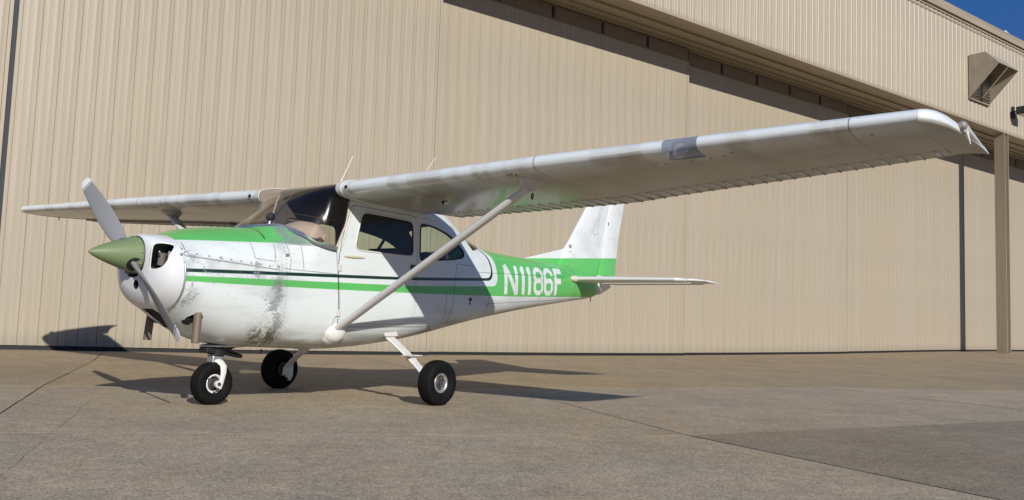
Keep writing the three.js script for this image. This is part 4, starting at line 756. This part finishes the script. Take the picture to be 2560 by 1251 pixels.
    part('elevator_horn', foil([{ l: V(5.62, 1.372, sg * 1.57), e: V(6.34, 1.35, sg * 1.502), t: 0.08 }, { l: V(5.66, 1.374, sg * 1.63), e: V(6.35, 1.35, sg * 1.63), t: 0.07 }, { l: V(5.9, 1.374, sg * 1.69), e: V(6.36, 1.352, sg * 1.7), t: 0.04 }], 0, 1, () => [0, 0], 0), whitePaint, ev);
    part('root_fairing', moved(new THREE.SphereGeometry(1, 18, 12).scale(0.1, 0.045, 0.05), 5.17, 1.368, sg * 0.165), std(rgb(0.62, 0.56, 0.44), 0.5), hs);
  }
  // ---- whip aerials on the cabin roof
  for (const [a, b] of [[V(0.9, 2.075, 0.27), V(1.03, 2.335, 0.28)], [V(2.1, 2.0, -0.1), V(2.626, 2.603, -0.1)]]) {
    const an = part('aerial', rod(a, b, 0.005, 0.0035, 8), whitePaint, plane);
    part('aerial_foot', rod(a.clone().add(V(0, -0.01, 0)), a.clone().lerp(b, 0.08), 0.016, 0.006, 10), whitePaint, an);
  }

  // ---- undercarriage
  function wheel(par, c, R, W, rimR, outerSide) {
    const hw = W / 2, pts = []; // tyre profile with tread grooves
    pts.push([rimR - 0.004, -hw * 0.55], [rimR + 0.012, -hw * 0.72], [lerp(rimR, R, 0.35), -hw * 0.97], [lerp(rimR, R, 0.6), -hw], [lerp(rimR, R, 0.82), -hw * 0.88], [R - 0.012, -hw * 0.68]);
    for (const g of [-0.42, -0.14, 0.14, 0.42]) pts.push([R - 0.002 - 0.012 * Math.abs(g), hw * (g - 0.075)], [R - 0.008 - 0.012 * Math.abs(g), hw * (g - 0.03)], [R - 0.008 - 0.012 * Math.abs(g), hw * (g + 0.03)], [R - 0.002 - 0.012 * Math.abs(g), hw * (g + 0.075)]);
    pts.push([R - 0.012, hw * 0.68], [lerp(rimR, R, 0.82), hw * 0.88], [lerp(rimR, R, 0.6), hw], [lerp(rimR, R, 0.35), hw * 0.97], [rimR + 0.012, hw * 0.72], [rimR - 0.004, hw * 0.55]);
    part('tyre', latheZ(pts, 72).translate(c.x, c.y, c.z), rubber, par);
    const rim = [[0.012, hw * 0.42], [0.04, hw * 0.44], [0.045, hw * 0.2], [rimR * 0.72, hw * 0.12], [rimR * 0.78, hw * 0.4], [rimR * 0.84, hw * 0.62], [rimR, hw * 0.66], [rimR + 0.006, hw * 0.58], [rimR, 0], [rimR + 0.006, -hw * 0.58], [rimR, -hw * 0.66], [rimR * 0.84, -hw * 0.62], [rimR * 0.78, -hw * 0.3], [0.04, -hw * 0.2], [0.012, -hw * 0.2]];
    return [rim, c];
  }
  const AX = 1.39;
  for (const sg of [1, -1]) {
    const mg = grp('main_gear', plane), c = w2b(AX, 0.199, sg * 1.1), R = 0.21;
    const [rim] = wheel(mg, c, R, 0.155, 0.086, sg);
    const rm = part('wheel_rim', latheZ(rim.slice(4, 9), 40).scale(1, 1, sg).translate(c.x, c.y, c.z), alu, mg); part('wheel_hub', latheZ(rim.slice(0, 5), 40).scale(1, 1, sg).translate(c.x, c.y, c.z), M.darkGrey, mg);
    part('wheel_rim', latheZ(rim.slice(7), 40).scale(1, 1, sg).translate(c.x, c.y, c.z), sg > 0 ? M.darkGrey : whitePaint, mg);
    part('hub_cap', rod(V(c.x, c.y, c.z), V(c.x, c.y, c.z + sg * 0.045), 0.03, 0.024, 16), M.darkGrey, mg);
    for (let i = 0; i < 6; i++) { const q = i / 3 * Math.PI; part('wheel_bolt', moved(new THREE.CylinderGeometry(0.006, 0.006, 0.02, 6), c.x + 0.055 * Math.cos(q), c.y + 0.055 * Math.sin(q), c.z + sg * 0.018, Math.PI / 2), alu, mg); }
    part('tyre_valve', rod(V(c.x - 0.01, c.y + 0.045, c.z + sg * 0.02), V(c.x - 0.012, c.y + 0.05, c.z + sg * 0.05), 0.008), std(rgb(0.6, 0.42, 0.08), 0.3, { metalness: 0.8 }), mg);
    // flat spring leg tapering towards the axle
    const P = [[0.4, 0.665, 1.43, 0.062], [0.5, 0.61, 1.425, 0.06], [0.7, 0.49, 1.415, 0.052], [0.88, 0.365, 1.4, 0.044], [0.985, 0.275, 1.392, 0.04], [1.0, 0.2, 1.39, 0.042]], pos = [], idx = [];
    P.forEach(([z, y, x, w], i) => { const t = i < 4 ? 0.011 : 0.01; for (const [dx, dy] of [[-w, 0], [-w * 0.8, t], [w * 0.8, t], [w, 0], [w * 0.8, -t], [-w * 0.8, -t]]) pos.push(x + dx, y + dy * 0.85, sg * (z + dy * 0.55)); });
    for (let i = 0; i < P.length - 1; i++) for (let j = 0; j < 6; j++) { const a = i * 6 + j, b = i * 6 + (j + 1) % 6; idx.push(a, b, a + 6, b, b + 6, a + 6); }
    const lg = new THREE.BufferGeometry(); lg.setAttribute('position', new THREE.Float32BufferAttribute(pos, 3)); lg.setIndex(idx);
    part('spring_leg', toCreasedNormals(clean(lg), 0.5), whitePaint, mg);
    part('leg_fairing', rbox(-0.085, 0.085, -0.012, 0.035, -0.012, 0.012, 0.008).rotateX(sg * -0.5).translate(1.425, 0.655, sg * 0.475), oldWhite, mg);
    part('step', merge(rbox(1.33, 1.5, 0.474, 0.484, sg > 0 ? 0.7 : -0.82, sg > 0 ? 0.82 : -0.7, 0.004), rbox(1.375, 1.45, 0.43, 0.473, sg > 0 ? 0.73 : -0.79, sg > 0 ? 0.79 : -0.73, 0.004)), oldWhite, mg);
    part('brake_disc', rod(V(c.x, c.y, sg * 1.03), V(c.x, c.y, sg * 1.042), 0.075, 0.075, 32), M.darkGrey, mg);
    part('brake_caliper', merge(rbox(1.4, 1.5, 0.16, 0.31, Math.min(sg * 1.0, sg * 1.035), Math.max(sg * 1.0, sg * 1.035), 0.012), rbox(1.42, 1.47, 0.13, 0.2, Math.min(sg * 0.985, sg * 1.03), Math.max(sg * 0.985, sg * 1.03), 0.01)), alu, mg);
    part('axle', rod(V(c.x, c.y, sg * 0.985), V(c.x, c.y, sg * 1.1), 0.022), alu, mg);
  }
  {
    const ng = grp('nose_gear', plane), c = w2b(-0.2, 0.173, 0), R = 0.183;
    const [rim] = wheel(ng, c, R, 0.135, 0.076, 1);
    part('wheel_rim', latheZ(rim.slice(4, 13), 40).translate(c.x, c.y, c.z), whitePaint, ng); part('wheel_hub', merge(latheZ(rim.slice(0, 5), 40).translate(c.x, c.y, c.z), latheZ(rim.slice(12), 40).translate(c.x, c.y, c.z)), M.darkGrey, ng);
    part('hub_cap', rod(V(c.x, c.y, -0.04), V(c.x, c.y, 0.045), 0.04, 0.036, 16), M.darkGrey, ng);
    for (let i = 0; i < 3; i++) { const q = i / 3 * Math.PI * 2 + 0.5; part('wheel_bolt', moved(new THREE.BoxGeometry(0.014, 0.02, 0.012), c.x + 0.07 * Math.cos(q), c.y + 0.07 * Math.sin(q), 0.046, 0, 0, q), M.darkGrey, ng); }
    // fork: a crown over the tyre and a swept arm on either side
    for (const sg of [1, -1]) {
      const P = [[c.x + 0.02, 0.442, 0.03, 0.038, 0.02], [c.x + 0.032, 0.432, 0.06, 0.038, 0.017], [c.x + 0.045, 0.4, 0.09, 0.032, 0.013], [c.x + 0.044, 0.345, 0.097, 0.028, 0.011], [c.x + 0.026, 0.26, 0.095, 0.024, 0.011], [c.x + 0.01, 0.21, 0.092, 0.023, 0.012], [c.x, c.y, 0.09, 0.026, 0.012]], pos = [], idx = [], N = 10;
      P.forEach(([x, y, z, w, t], i) => { for (let j = 0; j < N; j++) { const a = j / N * 7 * 0.8976, cc = Math.cos(j / N * Math.PI * 2), ss = Math.sin(j / N * Math.PI * 2); pos.push(x + w * cc, y + (i < 2 ? t * ss : 0), sg * (z + (i < 2 ? 0 : t * ss))); } });
      for (let i = 0; i < P.length - 1; i++) for (let j = 0; j < N; j++) { const a = i * N + j, b = i * N + (j + 1) % N; idx.push(a, b, a + N, b, b + N, a + N); }
      const e = (P.length - 1) * N; for (let j = 1; j < N - 1; j++) idx.push(e, e + j, e + j + 1);
      const g = new THREE.BufferGeometry(); g.setAttribute('position', new THREE.Float32BufferAttribute(pos, 3)); g.setIndex(idx); g.computeVertexNormals();
      part('fork_arm', merge(clean(g), rod(V(c.x, c.y, sg * 0.078), V(c.x, c.y, sg * 0.104), 0.03, 0.03, 20)), whitePaint, ng);
      part('axle_nut', rod(V(c.x, c.y, sg * 0.104), V(c.x, c.y, sg * 0.114), 0.016, 0.014, 10), M.darkGrey, ng);
    }
    part('fork_crown', merge(rbox(c.x - 0.03, c.x + 0.07, 0.42, 0.485, -0.045, 0.045, 0.014)), alu, ng);
    part('oleo_strut', rod(V(c.x + 0.02, 0.48, 0), V(c.x + 0.045, 0.6, 0), 0.034), chrome, ng);
    part('strut_collar', merge(rod(V(c.x + 0.025, 0.485, 0), V(c.x + 0.04, 0.58, 0), 0.066, 0.085, 20), rbox(c.x - 0.1, c.x + 0.12, 0.505, 0.555, -0.06, 0.06, 0.014)), M.black, ng);
    part('steering_arm', rod(V(c.x + 0.05, 0.525, 0.01), V(c.x + 0.27, 0.468, 0.02), 0.034, 0.016, 12), M.black, ng);
    part('torque_link', merge(rod(V(c.x + 0.08, 0.475, 0.02), V(c.x + 0.24, 0.452, 0), 0.014), rod(V(c.x + 0.24, 0.452, 0), V(c.x + 0.1, 0.545, 0.02), 0.014)), alu, ng);
    part('drag_brace', rod(V(c.x + 0.1, 0.52, 0.03), V(c.x + 0.28, 0.59, 0.05), 0.009), M.black, ng);
    part('gear_well_plate', moved(new THREE.SphereGeometry(1, 30, 10).scale(0.25, 0.022, 0.12), c.x + 0.12, 0.565, 0), chrome, ng);
  }
  part('belly_ring', moved(new THREE.TorusGeometry(0.018, 0.004, 8, 18), 0.2, 0.515, 0.12, 0, 0.6), M.darkGrey, plane);
}

renderer.render(scene, camera);
